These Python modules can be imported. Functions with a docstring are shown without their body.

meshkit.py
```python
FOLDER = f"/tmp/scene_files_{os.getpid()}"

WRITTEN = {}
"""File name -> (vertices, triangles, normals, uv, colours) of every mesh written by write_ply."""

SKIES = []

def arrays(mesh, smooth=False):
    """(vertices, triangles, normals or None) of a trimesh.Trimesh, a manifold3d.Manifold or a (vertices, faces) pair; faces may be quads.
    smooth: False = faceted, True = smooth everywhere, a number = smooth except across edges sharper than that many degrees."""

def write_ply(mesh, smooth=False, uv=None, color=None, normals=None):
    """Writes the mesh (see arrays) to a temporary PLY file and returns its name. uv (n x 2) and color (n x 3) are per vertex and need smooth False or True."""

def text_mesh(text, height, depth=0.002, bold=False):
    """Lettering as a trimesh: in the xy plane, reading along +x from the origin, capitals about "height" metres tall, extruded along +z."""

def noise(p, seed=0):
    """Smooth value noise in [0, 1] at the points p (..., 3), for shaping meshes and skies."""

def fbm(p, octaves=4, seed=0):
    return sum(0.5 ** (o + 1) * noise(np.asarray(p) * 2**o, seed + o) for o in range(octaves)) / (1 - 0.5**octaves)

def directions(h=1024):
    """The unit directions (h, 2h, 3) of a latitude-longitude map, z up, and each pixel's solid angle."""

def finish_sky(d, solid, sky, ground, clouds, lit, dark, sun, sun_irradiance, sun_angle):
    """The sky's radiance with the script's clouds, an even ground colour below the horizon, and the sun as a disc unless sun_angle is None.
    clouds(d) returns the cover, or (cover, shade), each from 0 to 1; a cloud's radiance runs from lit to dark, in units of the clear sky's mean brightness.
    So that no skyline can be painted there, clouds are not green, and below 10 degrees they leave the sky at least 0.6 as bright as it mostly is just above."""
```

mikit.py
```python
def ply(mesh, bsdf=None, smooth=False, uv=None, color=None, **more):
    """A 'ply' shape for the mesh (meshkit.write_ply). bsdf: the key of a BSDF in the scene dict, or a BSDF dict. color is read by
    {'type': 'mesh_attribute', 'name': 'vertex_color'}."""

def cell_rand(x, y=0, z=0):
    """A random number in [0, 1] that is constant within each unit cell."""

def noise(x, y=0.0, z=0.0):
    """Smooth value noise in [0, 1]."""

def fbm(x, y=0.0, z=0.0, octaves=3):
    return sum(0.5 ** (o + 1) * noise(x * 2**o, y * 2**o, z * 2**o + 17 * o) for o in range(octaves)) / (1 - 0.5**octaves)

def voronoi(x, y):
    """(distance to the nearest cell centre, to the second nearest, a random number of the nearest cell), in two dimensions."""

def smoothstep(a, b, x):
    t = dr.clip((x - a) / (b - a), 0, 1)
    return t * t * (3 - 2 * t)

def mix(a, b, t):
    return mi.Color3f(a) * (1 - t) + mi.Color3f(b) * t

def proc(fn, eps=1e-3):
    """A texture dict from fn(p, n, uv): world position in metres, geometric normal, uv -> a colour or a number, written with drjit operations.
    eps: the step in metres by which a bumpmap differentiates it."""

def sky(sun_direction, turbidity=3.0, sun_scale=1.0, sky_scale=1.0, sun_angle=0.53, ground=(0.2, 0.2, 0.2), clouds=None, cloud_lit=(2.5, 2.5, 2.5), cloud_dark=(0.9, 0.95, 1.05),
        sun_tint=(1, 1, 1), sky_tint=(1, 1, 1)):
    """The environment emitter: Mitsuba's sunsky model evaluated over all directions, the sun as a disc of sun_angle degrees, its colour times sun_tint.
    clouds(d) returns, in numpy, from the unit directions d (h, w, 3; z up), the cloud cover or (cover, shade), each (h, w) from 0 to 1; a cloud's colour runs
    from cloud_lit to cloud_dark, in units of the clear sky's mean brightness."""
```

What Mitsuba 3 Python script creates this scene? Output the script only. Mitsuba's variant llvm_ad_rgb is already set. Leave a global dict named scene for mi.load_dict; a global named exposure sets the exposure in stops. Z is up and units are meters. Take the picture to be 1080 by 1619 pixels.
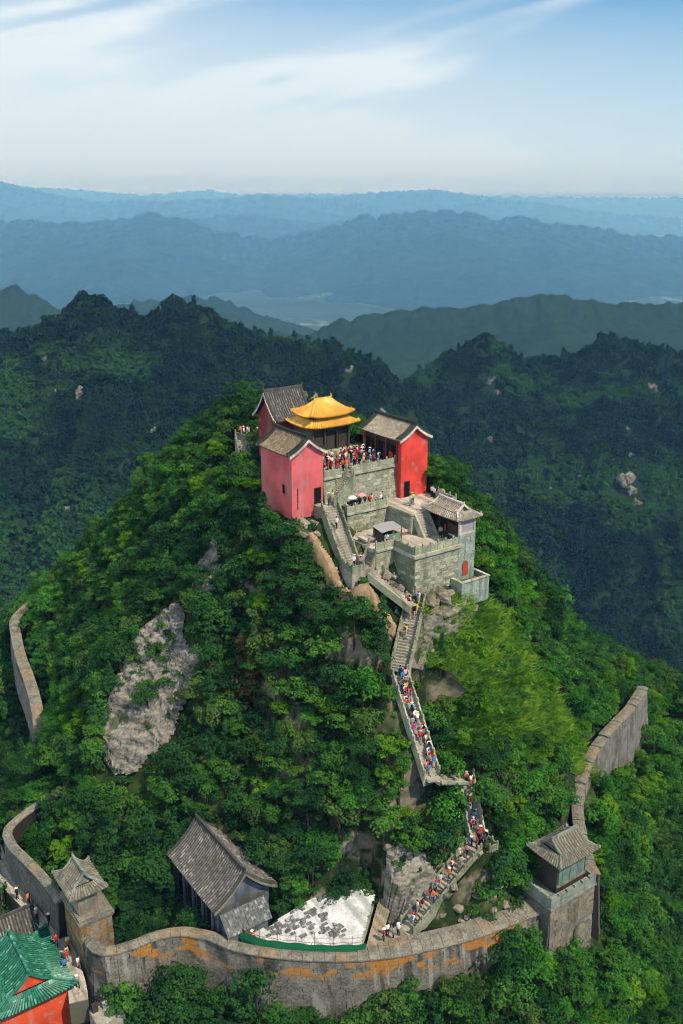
import math, random
import numpy as np, trimesh
import drjit as dr
import mitsuba as mi
import mikit, meshkit
from mikit import proc, noise, fbm, voronoi, smoothstep, mix
from scipy.interpolate import RBFInterpolator
from scipy.spatial import cKDTree
T = mi.ScalarTransform4f
scene, labels = {}, {}
rng = np.random.default_rng(11)

# ------------------------------------------------------------------ camera, sky, exposure
scene['camera'] = {'type': 'perspective', 'fov': 39.6, 'fov_axis': 'x', 'near_clip': 0.5, 'far_clip': 70000.0,
                   'to_world': T().look_at(origin=[0, -118, 33.6], target=[0, -118 + 94.777, 33.6 - 31.896], up=[0, 0, 1]),
                   'medium': {'type': 'ref', 'id': 'air'}}
HZ = 0.000072
scene['air'] = {'type': 'homogeneous', 'albedo': {'type': 'rgb', 'value': [0.64, 0.87, 0.995]},
                'sigma_t': {'type': 'rgb', 'value': [0.45 * HZ, 0.82 * HZ, 1.40 * HZ]}}


def cirrus(d):
    el = np.degrees(np.arcsin(np.clip(d[..., 2], -1, 1)))
    az = np.degrees(np.arctan2(d[..., 0], d[..., 1]))
    p = np.stack([az * 0.05 + el * 0.03, el * 0.34 - az * 0.07, np.zeros_like(az)], -1)
    w = meshkit.fbm(p + 3.1, 5, 3)
    wisp = np.clip((w - 0.46 - 0.007 * az) * 4.6, 0, 1)
    fine = meshkit.fbm(np.stack([az * 0.16 + el * 0.1, el * 1.5 - az * 0.33, np.zeros_like(az)], -1), 4, 9)
    wisp = wisp * np.clip(2.6 * (fine - 0.22), 0, 1.15)
    low = np.clip((9.5 - el) / 9.5, 0, 1) ** 0.75
    thick = np.clip(math.sin(math.radians(20)) / np.maximum(np.sin(np.radians(np.maximum(el, 1))), 0.05), 0, 1)   # a thin layer looks denser the flatter one looks through it
    return np.clip((0.27 - 0.010 * az + 0.50 * wisp) * thick + 0.85 * low, 0, 0.95), 0.85 * low + 0.25 * (1 - fine)


SUN = np.array([0.50, -0.36, 0.80])
scene['sky'] = mikit.sky(SUN, turbidity=3.0, clouds=cirrus, cloud_lit=(3.6, 3.9, 4.0), cloud_dark=(2.9, 3.4, 3.65), sky_tint=(0.31, 0.80, 0.97))
exposure = 1.8

# ------------------------------------------------------------------ helpers
used = {}


def key_for(name):
    n = used.get(name, 0)
    used[name] = n + 1
    return name if n == 0 else f'{name}_{n:03d}'


def say(key, label=None, cat=None, group=None, kind=None):
    d = {k: v for k, v in (('label', label), ('category', cat), ('group', group), ('kind', kind)) if v}
    if d:
        labels.setdefault(key, {}).update(d)


def thing(name, label, cat, group=None):
    k = key_for(name)
    say(k, label, cat, group)
    return k


def put(name, mesh, bsdf, parent=None, smooth=False, label=None, cat=None, group=None, kind=None, **kw):
    k = key_for(parent + '__' + name if parent else name)
    scene[k] = mikit.ply(mesh, bsdf, smooth, **kw)
    say(k, label, cat, group, kind)
    return k


def put_dict(name, d, parent, **kw):
    k = key_for(parent + '__' + name)
    scene[k] = d
    return k


# local building axes of the mountain complex: r to the right, b to the back
AN = math.radians(35)
CA, SA = math.cos(AN), math.sin(AN)
ROT = np.array([[CA, -SA, 0], [SA, CA, 0], [0, 0, 1]])


def W(p):
    return np.asarray(p, float) @ ROT.T


def loc(m):
    """A mesh laid out along the complex's axes, turned into the world."""
    m = m.copy()
    m.vertices = m.vertices @ ROT.T
    return m


def box(x0, x1, y0, y1, z0, z1):
    v = np.array([[x, y, z] for x in (x0, x1) for y in (y0, y1) for z in (z0, z1)], float)
    f = np.array([[0, 1, 3], [0, 3, 2], [4, 6, 7], [4, 7, 5], [0, 4, 5], [0, 5, 1], [2, 3, 7], [2, 7, 6], [0, 2, 6], [0, 6, 4], [1, 5, 7], [1, 7, 3]])
    return trimesh.Trimesh(v, f, process=False)


def hexa(v8):
    """A box from eight corners in the order of box()."""
    m = box(0, 1, 0, 1, 0, 1)
    m.vertices = np.asarray(v8, float)
    return m


def cat(ms):
    return trimesh.util.concatenate([m for m in ms])


def tube(pts, rad, n=6, cap=True):
    p = np.asarray(pts, float)
    rad = np.broadcast_to(rad, (len(p),)).astype(float)
    t = np.gradient(p, axis=0)
    t /= np.linalg.norm(t, axis=1, keepdims=True) + 1e-12
    a = np.cross(t, [0.31, 0.17, 0.93] if abs(t[0, 2]) < 0.9 else [1.0, 0.1, 0])
    a /= np.linalg.norm(a, axis=1, keepdims=True)
    bb = np.cross(t, a)
    an = np.arange(n) * 2 * np.pi / n
    v = p[:, None] + rad[:, None, None] * (np.cos(an)[None, :, None] * a[:, None] + np.sin(an)[None, :, None] * bb[:, None])
    k = len(p)
    i, j = np.meshgrid(np.arange(k - 1), np.arange(n), indexing='ij')
    q = np.stack([i * n + j, i * n + (j + 1) % n, (i + 1) * n + (j + 1) % n, (i + 1) * n + j], -1).reshape(-1, 4)
    f = [q[:, [0, 1, 2]], q[:, [0, 2, 3]]]
    v = v.reshape(-1, 3)
    if cap:
        v = np.vstack([v, p[0], p[-1]])
        c0, c1 = len(v) - 2, len(v) - 1
        jj = np.arange(n)
        f += [np.stack([np.full(n, c0), (jj + 1) % n, jj], 1), np.stack([np.full(n, c1), (k - 1) * n + jj, (k - 1) * n + (jj + 1) % n], 1)]
    return trimesh.Trimesh(v, np.vstack(f), process=False)


def grid_mesh(X, Y, Z):
    n, m = X.shape
    i, j = np.meshgrid(np.arange(n - 1), np.arange(m - 1), indexing='ij')
    a = i * m + j
    q = np.stack([a, a + 1, a + m + 1, a + m], -1).reshape(-1, 4)
    v = np.stack([X, Y, Z], -1).reshape(-1, 3)
    f = np.vstack([q[:, [0, 1, 2]], q[:, [0, 2, 3]]])
    mm = trimesh.Trimesh(v, f, process=False)
    e = np.cross(v[f[0, 1]] - v[f[0, 0]], v[f[0, 2]] - v[f[0, 0]])
    if e[2] < 0:
        mm.faces = mm.faces[:, ::-1]
    return mm


# ------------------------------------------------------------------ materials
def diffuse(fn):
    return {'type': 'twosided', 'b': {'type': 'diffuse', 'reflectance': proc(fn) if callable(fn) else {'type': 'rgb', 'value': list(fn)}}}


def rough(fn, r=0.7, spec=0.3, bump=None, scale=0.02, eps=0.02):
    b = {'type': 'principled', 'base_color': proc(fn) if callable(fn) else {'type': 'rgb', 'value': list(fn)}, 'roughness': r, 'specular': spec}
    if bump:
        b = {'type': 'bumpmap', 'scale': scale, 'arbitrary': proc(bump, eps), 'bsdf': b}
    return {'type': 'twosided', 'b': b}


def leaf_fn(dark, mid, light, s=0.35):
    def f(p, n, uv):
        a = noise(p.x * s, p.y * s, p.z * s)
        c = noise(p.x * 2.1 + 7, p.y * 2.1, p.z * 2.1)
        t = mix(dark, mid, smoothstep(0.15, 0.6, a))
        return mix(t, light, smoothstep(0.45, 0.95, a * 0.55 + c * 0.5))
    return f


def leaf(dark, mid, light, s=0.35, tr=0.5):
    return {'type': 'principledthin', 'base_color': proc(leaf_fn(dark, mid, light, s)), 'roughness': 0.6, 'spec_trans': 0.0, 'diff_trans': tr, 'eta': 1.35}


def far_leaf_fn(p, n, uv):  # cloud shade over the mountains behind is put into these dark greens
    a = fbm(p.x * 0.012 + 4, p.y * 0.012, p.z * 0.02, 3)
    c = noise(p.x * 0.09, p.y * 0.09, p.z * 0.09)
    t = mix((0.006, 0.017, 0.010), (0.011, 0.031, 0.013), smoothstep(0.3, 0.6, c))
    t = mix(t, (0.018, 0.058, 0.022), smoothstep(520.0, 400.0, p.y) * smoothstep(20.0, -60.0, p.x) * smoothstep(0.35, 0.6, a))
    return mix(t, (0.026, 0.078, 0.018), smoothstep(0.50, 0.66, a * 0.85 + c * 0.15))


scene['leaf_green'] = leaf((0.020, 0.070, 0.018), (0.046, 0.148, 0.026), (0.10, 0.25, 0.034))
scene['leaf_dark'] = leaf((0.014, 0.052, 0.019), (0.026, 0.092, 0.027), (0.050, 0.15, 0.034))
scene['leaf_lime'] = leaf((0.045, 0.15, 0.010), (0.09, 0.23, 0.014), (0.17, 0.32, 0.025))
scene['leaf_olive'] = leaf((0.024, 0.060, 0.018), (0.058, 0.122, 0.030), (0.11, 0.195, 0.045))
scene['leaf_fresh'] = leaf((0.018, 0.078, 0.016), (0.042, 0.175, 0.024), (0.095, 0.29, 0.034))
scene['leaf_grass'] = leaf((0.07, 0.19, 0.018), (0.16, 0.34, 0.03), (0.31, 0.44, 0.06), 0.25)
scene['leaf_brown'] = leaf((0.035, 0.030, 0.012), (0.075, 0.055, 0.022), (0.11, 0.085, 0.03))
scene['leaf_far_shaded'] = {'type': 'twosided', 'b': {'type': 'diffuse', 'reflectance': proc(far_leaf_fn)}}
scene['bark'] = diffuse((0.06, 0.045, 0.035))


def rock_fn(p, n, uv):
    a = fbm(p.x * 0.5, p.y * 0.5, p.z * 1.1, 4)
    c = fbm(p.x * 2.3 + 5, p.y * 2.3, p.z * 5.0, 3)
    t = mix((0.10, 0.086, 0.07), (0.33, 0.295, 0.25), smoothstep(0.25, 0.75, a * 0.5 + c * 0.5))
    t = mix(t, (0.055, 0.075, 0.03), smoothstep(0.58, 0.72, noise(p.x * 0.9, p.y * 0.9 + 9, p.z * 0.9)) * 0.7)
    return t


scene['rock'] = rough(rock_fn, 0.9, 0.15)


def earth_fn(p, n, uv):
    a = fbm(p.x * 0.35, p.y * 0.35, p.z * 0.35, 4)
    c = fbm(p.x * 2.5, p.y * 2.5, p.z * 2.5, 3)
    t = mix((0.014, 0.028, 0.010), (0.035, 0.065, 0.016), smoothstep(0.35, 0.65, a))
    t = mix(t, (0.13, 0.10, 0.065), smoothstep(0.62, 0.78, c) * 0.5)
    steep = smoothstep(0.55, 0.30, n.z)
    return mix(t, mix((0.10, 0.085, 0.065), (0.26, 0.22, 0.18), c), steep * smoothstep(0.4, 0.6, a))


scene['earth'] = rough(earth_fn, 0.95, 0.1)


def hill_fn(p, n, uv):
    a = fbm(p.x * 0.006, p.y * 0.006, p.z * 0.01, 4)
    c = fbm(p.x * 0.05, p.y * 0.05, p.z * 0.05, 3)
    return mix((0.010, 0.022, 0.011), (0.022, 0.046, 0.016), a * 0.6 + c * 0.4)


scene['wooded'] = diffuse(hill_fn)


def valley_fn(p, n, uv):
    a = fbm(p.x * 0.0016, p.y * 0.0016, 0.0, 5)
    c = fbm(p.x * 0.009, p.y * 0.009, 3.0, 4)
    t = mix((0.018, 0.036, 0.016), (0.05, 0.085, 0.03), a)
    return mix(t, (0.12, 0.13, 0.085), smoothstep(0.58, 0.72, c) * smoothstep(0.5, 0.62, a))


scene['fields'] = diffuse(valley_fn)

# ------------------------------------------------------------------ terrain of the summit
PEAK = [  # x, y, z of the ground
    (0, -4, -6.5), (-0.3, -12.5, -10.4), (-2.7, -8.2, -5.9), (-6, -8.3, -5.0), (-9.5, -6, -6.5), (2.8, -14.3, -11.6), (0, -20, -25), (0, -26, -33.5), (0, -30, -40.5), (0, -33, -45), (0, -36, -47), (0, -40, -51.5), (0, -50, -62), (0, -64, -78),
    (8, -14, -13.6), (6.7, -19, -19.9), (5.2, -19.6, -21), (8.5, -23, -24.6), (6.6, -24, -27), (10.2, -26.2, -29.3), (8.8, -27.2, -32), (14.4, -23.4, -31.5), (15.1, -25.2, -34.4), (15.6, -27, -37), (17.2, -28.3, -38), (11, -30.9, -40.7), (7, -34, -44.6), (13, -33, -43.5), (20, -33, -46),
    (25, -30, -48), (30, -36, -54), (14, -40, -52), (20, -45, -58), (30, -50, -66),
    (12, -15, -14.5), (14, -9, -12), (15, -19, -24), (20, -10, -20), (27, -5, -31), (33, -1, -41), (24, -17, -36), (30, -14, -44), (38, -6, -49), (48, 14, -50), (46, 2, -55), (60, -20, -66), (50, -40, -74), (75, 0, -76),
    (20, 8, -12), (27, 16, -22), (35, 22, -34), (45, 26, -43), (58, 30, -52), (74, 36, -60), (100, 30, -84),
    (-10, -10, -14), (-15, -14, -24), (-20, -5, -21), (-22, -12, -29), (-24, -18, -37), (-20, -24, -44), (-14, -31, -45.5), (-12, -22, -37), (-26, -26, -46), (-30, -8, -29), (-30, -18, -39), (-32, -26, -46.5),
    (-36, -20, -46), (-42, -18, -48), (-38, -28, -49), (-32, -36, -50.5), (-42, -34, -52), (-26, -42, -54), (-12, -41, -52),
    (-30, 2, -26), (-38, 5, -36), (-45, 13, -47), (-40, -6, -40), (-52, -6, -58), (-55, 18, -58), (-62, 45, -48), (-72, 40, -60), (-70, 10, -72), (-90, -10, -95), (-70, -40, -90),
    (-8, 2, -4.5), (-12, 8, -5), (-12, 16, -2), (-15, 28, 0.5), (-19, 28, -1), (-25, 32, -6), (-28, 36, -10), (-32, 39, -14), (-36, 42, -18), (-50, 50, -33), (-62, 56, -46), (-80, 70, -62),
    (-22, 14, -14), (-28, 20, -19), (-40, 26, -32), (-50, 36, -42),
    (0, 8, -1), (6, 14, -1.5), (12, 10, -4), (10, 20, -6), (0, 26, -5), (0, 45, -25), (20, 40, -28), (40, 50, -52), (-20, 55, -25), (-40, 75, -50), (0, 75, -60), (30, 80, -75), (70, 70, -85), (-80, 100, -95), (0, 110, -100), (90, 110, -120),
    (14, 1, -7), (-110, 60, -105), (-110, -50, -125), (110, -50, -120), (110, 60, -105), (0, -75, -92), (-60, -75, -110), (60, -75, -105)]
_pk = np.array(PEAK, float)
_rb = RBFInterpolator(_pk[:, :2] / 40, _pk[:, 2], smoothing=0.02, kernel='thin_plate_spline')


GULLIES = [(-13.5, -5.0, -10.5, -23.0, 4.5, 2.6), (-2.0, -15.5, -1.0, -26.0, 2.2, 2.0), (-36, 4, -38, -12, 4.0, 3.5), (22, -16, 24, -28, 2.5, 2.5)]
FLOORS = [(-4.9, 6.6, -3.0, 10.2, -0.9), (-2.9, 11.4, -10, -2.8, -5.4), (-3.3, 9.5, -12.2, -5.0, -8.2), (-0.7, 9.0, -16.2, -11.5, -8.6), (-7.2, -3.6, -12.3, -9.9, -9.9), (-6.3, -3.6, -4.7, -2.7, -4.3), (5.4, 9.6, -17.8, -15.9, -12.6), (-28.5, -12.3, -31.0, -23.2, -44.7), (-31.2, -24.5, -22.8, -10.0, -46.0)]   # local r0, r1, b0, b1 and the highest ground under them
RUNS = [((-1.36, -6.50, -3.2), (1.05, -11.40, -9.1), 1.25), ((3.48, -12.46, -9.15), (8.55, -13.79, -12.9), 1.6), ((8.9, -13.4, -12.9), (6.75, -19.1, -19.3), 1.3), ((6.8, -19.9, -19.4), (10.2, -26.2, -28.7), 1.2), ((10.6, -26.6, -28.75), (14.1, -23.6, -30.9), 1.1), ((14.5, -23.2, -31.0), (15.6, -27.0, -36.6), 1.1), ((15.1, -27.9, -36.9), (7.2, -33.7, -43.2), 1.3)]


def Hp(x, y):
    s = np.shape(x)
    x, y = np.ravel(np.asarray(x, float)), np.ravel(np.asarray(y, float))
    z = _rb(np.stack([x, y], 1) / 40)
    for gx0, gy0, gx1, gy1, dep, wd in GULLIES:
        L = np.hypot(gx1 - gx0, gy1 - gy0)
        u = np.clip(((x - gx0) * (gx1 - gx0) + (y - gy0) * (gy1 - gy0)) / L ** 2, 0, 1)
        d = np.hypot(x - gx0 - u * (gx1 - gx0), y - gy0 - u * (gy1 - gy0))
        z = z - dep * np.exp(-(d / wd) ** 2) * np.sqrt(np.sin(np.pi * (0.08 + 0.84 * u)))
    r_, b_ = x * 0.81915 + y * 0.57358, y * 0.81915 - x * 0.57358
    for r0, r1, b0, b1, top in FLOORS:
        z = np.where((r_ > r0) & (r_ < r1) & (b_ > b0) & (b_ < b1), np.minimum(z, top), z)
    for a, c, w in RUNS:
        d = np.array([c[0] - a[0], c[1] - a[1]])
        L = np.hypot(*d)
        u = ((x - a[0]) * d[0] + (y - a[1]) * d[1]) / L
        v = ((x - a[0]) * d[1] - (y - a[1]) * d[0]) / L
        zz = a[2] + (c[2] - a[2]) * np.clip(u / L, 0, 1)
        over = np.hypot(np.maximum(np.abs(v) - w, 0), np.maximum(np.maximum(-u, u - L), 0))
        z = np.where(over <= 0, np.minimum(z, zz - 0.9), z)
        z = np.where((over > 0) & (over < 5), np.clip(z, zz - 0.9 - 1.25 * over, zz - 0.15 + 1.4 * over), z)
    return z.reshape(s)


def rough_ground(x, y):
    p = np.stack([x * 0.22, y * 0.22, np.zeros_like(x)], -1)
    k = np.clip(0.25 + np.hypot(x - 4, y + 14) / 30, 0.25, 1)
    return ((meshkit.fbm(p, 4, 5) - 0.5) * 1.6 + (meshkit.fbm(p * 4, 3, 8) - 0.5) * 0.5) * k


LEFTC = [(-302, 620, -81), (-263, 620, -79), (-242, 620, -86), (-233, 620, -72), (-211, 620, -67), (-197, 620, -52), (-181, 620, -62), (-170, 620, -65), (-143, 620, -74), (-135, 620, -60), (-116, 620, -58), (-107, 620, -65), (-75, 620, -76), (-54, 620, -84), (-20, 620, -86), (10, 620, -93), (34, 620, -103), (49, 620, -113)]
LEFTF = [(-284, 593, -95), (-273, 556, -116), (-259, 511, -142), (-247, 471, -166), (-236, 434, -187), (-229, 562, -118), (-218, 517, -144), (-208, 476, -167), (-198, 439, -189), (-172, 521, -109), (-164, 478, -134), (-156, 440, -156), (-149, 405, -176), (-135, 547, -114), (-128, 503, -140), (-122, 463, -163), (-116, 426, -184), (-89, 540, -113), (-84, 496, -138), (-80, 457, -161), (-77, 421, -182), (-46, 560, -117), (-43, 515, -143), (-41, 475, -167), (-40, 438, -188), (0, 569, -119), (0, 524, -145), (0, 482, -169), (0, 445, -191), (46, 550, -152), (44, 507, -177), (42, 468, -200)]
RIGHTC = [(60, 780, -142), (96, 780, -124), (119, 780, -118), (134, 780, -107), (155, 780, -118), (192, 780, -136), (205, 780, -141), (219, 780, -130), (244, 780, -115), (274, 780, -112), (322, 780, -120), (371, 780, -127)]
RIGHTF = [(88, 689, -177), (83, 626, -215), (79, 570, -248), (75, 519, -279), (143, 734, -141), (136, 678, -174), (128, 616, -211), (121, 561, -245), (115, 511, -275), (110, 474, -296), (192, 709, -181), (181, 644, -220), (171, 587, -255), (162, 535, -286), (234, 677, -174), (220, 615, -211), (208, 559, -244), (197, 510, -274), (284, 682, -175), (268, 619, -212), (253, 563, -246), (240, 513, -276), (338, 692, -177), (318, 628, -215), (301, 572, -249), (285, 521, -280)]
_bg = LEFTC + LEFTF + RIGHTC + RIGHTF
_bg += [(x, 780, z - 75) for x, y, z in LEFTC[::2]] + [(x, 960, z - 90) for x, y, z in RIGHTC[::2]] + [(x, 1150, -330) for x in range(-500, 700, 200)]
_bg += [(-300, 330, -215), (-150, 320, -215), (0, 330, -235), (60, 380, -262), (150, 380, -300), (280, 400, -310), (-300, 200, -250), (0, 200, -250), (250, 250, -310), (-200, 60, -240), (250, 60, -270), (430, 620, -230), (480, 780, -130), (-420, 620, -90), (-400, 440, -180)]
_bg = np.array(_bg, float)
_rg = RBFInterpolator(_bg[:, :2] / 200, _bg[:, 2], smoothing=0.002, kernel='thin_plate_spline')


KNOBS = [(-197, 618, 7, 15), (-172, 622, 4, 14), (-211, 616, 4, 15), (-134, 620, 6, 11), (-120, 618, 6, 13), (-236, 616, 9, 12), (-107, 624, 5, 12), (134, 776, 9, 16), (112, 780, 4, 20), (244, 776, 8, 26), (274, 782, 5, 20), (-60, 600, 8, 14), (8, 590, 7, 12), (-18, 572, 9, 9)]


def Hb(x, y):
    s = np.shape(x)
    h = np.concatenate([_rg(c) for c in np.array_split(np.stack([np.ravel(x), np.ravel(y)], 1) / 200, 20)]).reshape(s)
    p = np.stack([x / 62 + 0.2 * np.sin(y / 60), y / 170, np.zeros_like(x)], -1)
    a = meshkit.fbm(p, 5, 21)
    low = np.clip((np.where(x < 55, 600, 760) - y) / 120, 0.12, 1)
    h = h + (np.abs(a - 0.5) * -110 + 17) * low + (meshkit.fbm(p * [3, 8, 1], 3, 4) - 0.5) * 13
    for kx, ky, kh, kr in KNOBS:
        d = np.hypot(x - kx, y - ky) / kr
        h = h + kh * np.exp(-d ** 2.6)
    return h


def Hpk(x, y):
    """The summit cone with its skirt beyond the mapped part."""
    cx, cy = np.clip(x, -110, 110), np.clip(y, -75, 112)
    d = np.hypot(x - cx, y - cy)
    return Hp(cx, cy) - d * 1.05


gx, gy = np.meshgrid(np.arange(-112, 112.1, 0.8), np.arange(-74, 114.1, 0.8), indexing='ij')
gz = Hp(gx, gy) + rough_ground(gx, gy)
put('summit_ground', grid_mesh(gx, gy, gz), 'earth', smooth=True, kind='structure', label='steep rocky ground of the summit peak under its trees')


def HP(x, y):
    return Hp(x, y) + rough_ground(np.asarray(x, float), np.asarray(y, float))


bx, by = np.meshgrid(np.arange(-560, 640.1, 4.5), np.arange(-75, 1150.1, 4.5), indexing='ij')
bz = np.maximum(Hb(bx, by), Hpk(bx, by))
inside = (np.abs(bx) < 104) & (by < 106) & (by > -68)
bz = np.where(inside, Hp(np.clip(bx, -110, 110), np.clip(by, -74, 112)) - 14, bz)
put('mountain_ground', grid_mesh(bx, by, bz), 'wooded', smooth=True, kind='structure', label='dark wooded mountains behind the summit')
from scipy.interpolate import RegularGridInterpolator
_hb = RegularGridInterpolator((bx[:, 0], by[0]), bz, bounds_error=False, fill_value=-300)


def ridge(name, crest, depth_front, drop_front, depth_back, nu, nv, amp, seed, label, mat='wooded'):
    """A long ridge: the crest line with slopes falling to the front and the back."""
    c = np.array(crest, float)
    s = np.concatenate([[0], np.cumsum(np.hypot(*np.diff(c[:, :2], axis=0).T))])
    u = np.linspace(0, s[-1], nu)
    cx, cy, cz = (np.interp(u, s, c[:, k]) for k in range(3))
    v = np.concatenate([-(np.linspace(1, 0, nv) ** 1.25), np.linspace(0, 1, nv // 3)[1:]])
    U, V = np.meshgrid(u, v, indexing='ij')
    d = np.where(V < 0, -V * depth_front, V * depth_back)
    X = cx[:, None] + 0 * V
    Y = cy[:, None] + np.where(V < 0, -d, d)
    fall = np.abs(V) ** 0.85
    L = s[-1]
    w = 1.0 / (depth_front * 0.45)
    p = np.stack([X * w, Y * w * 0.7, np.full_like(X, seed * 3.3)], -1)
    a = meshkit.fbm(p, 6, seed)
    sp = np.abs(a - 0.5) * 2
    m = np.clip(np.abs(V) * 3, 0.0, 1)
    cl = 2.2 / (depth_front * 0.06)
    crag = meshkit.fbm(np.stack([X * cl, Y * cl * 0.4, np.full_like(X, seed * 1.7)], -1), 4, seed + 11) - 0.5
    Z = cz[:, None] - fall * drop_front + amp * (0.6 - 2.6 * sp) * m + amp * 0.25 * (meshkit.fbm(p * 6, 4, seed + 5) - 0.5) + depth_front * 0.036 * crag * np.exp(-(V * 4) ** 2)
    put(name, grid_mesh(X, Y, Z), mat, smooth=True, kind='structure', label=label)


ridge('near_hills', [(-400, 2000, -300), (-196, 2000, -255), (-84, 2000, -266), (0, 2000, -231), (83, 2000, -217), (174, 2000, -204), (250, 2000, -208), (333, 2000, -197), (429, 2000, -178), (498, 2000, -183), (582, 2000, -194), (749, 2000, -197), (919, 2000, -224), (1300, 2000, -240)], 750, 220, 500, 420, 90, 34, 2, 'dark green wooded ridge beyond the right hand mountain')
ridge('knoll_hills', [(-1500, 2300, -240), (-950, 2300, -230), (-851, 2300, -191), (-810, 2300, -177), (-781, 2300, -202), (-736, 2300, -230), (-684, 2300, -261), (-623, 2300, -292), (-500, 2300, -340)], 900, 260, 600, 260, 60, 30, 3, 'blue hill with a round knoll at the left')
ridge('low_hills', [(-1600, 3200, -380), (-1002, 3200, -349), (-848, 3200, -332), (-629, 3200, -315), (-434, 3200, -302), (-305, 3200, -345), (-197, 3200, -392), (-44, 3200, -424), (300, 3200, -500)], 1000, 260, 800, 300, 60, 34, 4, 'low blue hills in the valley')
BLUE = [(-4950, 9809, -302), (-3927, 9809, -251), (-3418, 9809, -239), (-3038, 9809, -227), (-2596, 9809, -251), (-2340, 9809, -227), (-2150, 9809, -200), (-1924, 9809, -159), (-1770, 9809, -167), (-1644, 9809, -207), (-1332, 9809, -299), (-1017, 9809, -372), (-700, 9809, -408), (-254, 9809, -329), (32, 9809, -251), (254, 9809, -195), (632, 9809, -153), (840, 9809, -131), (1008, 9809, -117), (1263, 9809, -159), (1582, 9809, -227), (1725, 9809, -197), (1832, 9809, -177), (2090, 9809, -251), (2472, 9809, -269), (2924, 9809, -360), (3434, 9809, -372), (3939, 9809, -348), (4950, 9809, -392)]
ridge('blue_mountains', BLUE, 4300, 760, 2700, 800, 130, 140, 5, 'long blue mountain range beyond the valley')
ridge('middle_hills', [(-3900, 13559, -647), (-2974, 13559, -467), (-2268, 13559, -341), (-1566, 13559, -240), (-1046, 13559, -275), (-350, 13559, -357), (174, 13559, -341), (874, 13559, -467), (1800, 13559, -647)], 2400, 620, 2200, 400, 60, 80, 6, 'pale blue hills behind the main range')
ridge('far_hills', [(-7208, 18059, 247), (-6183, 18059, 204), (-5733, 18059, 129), (-5174, 18059, -14), (-4491, 18059, -111), (-3339, 18059, -90), (-2416, 18059, -78), (-1378, 18059, -2), (-806, 18059, -45), (230, 18059, -90), (924, 18059, -299), (2250, 18059, -467)], 3700, 780, 3000, 500, 50, 90, 7, 'pale far hills at the left')
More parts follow.
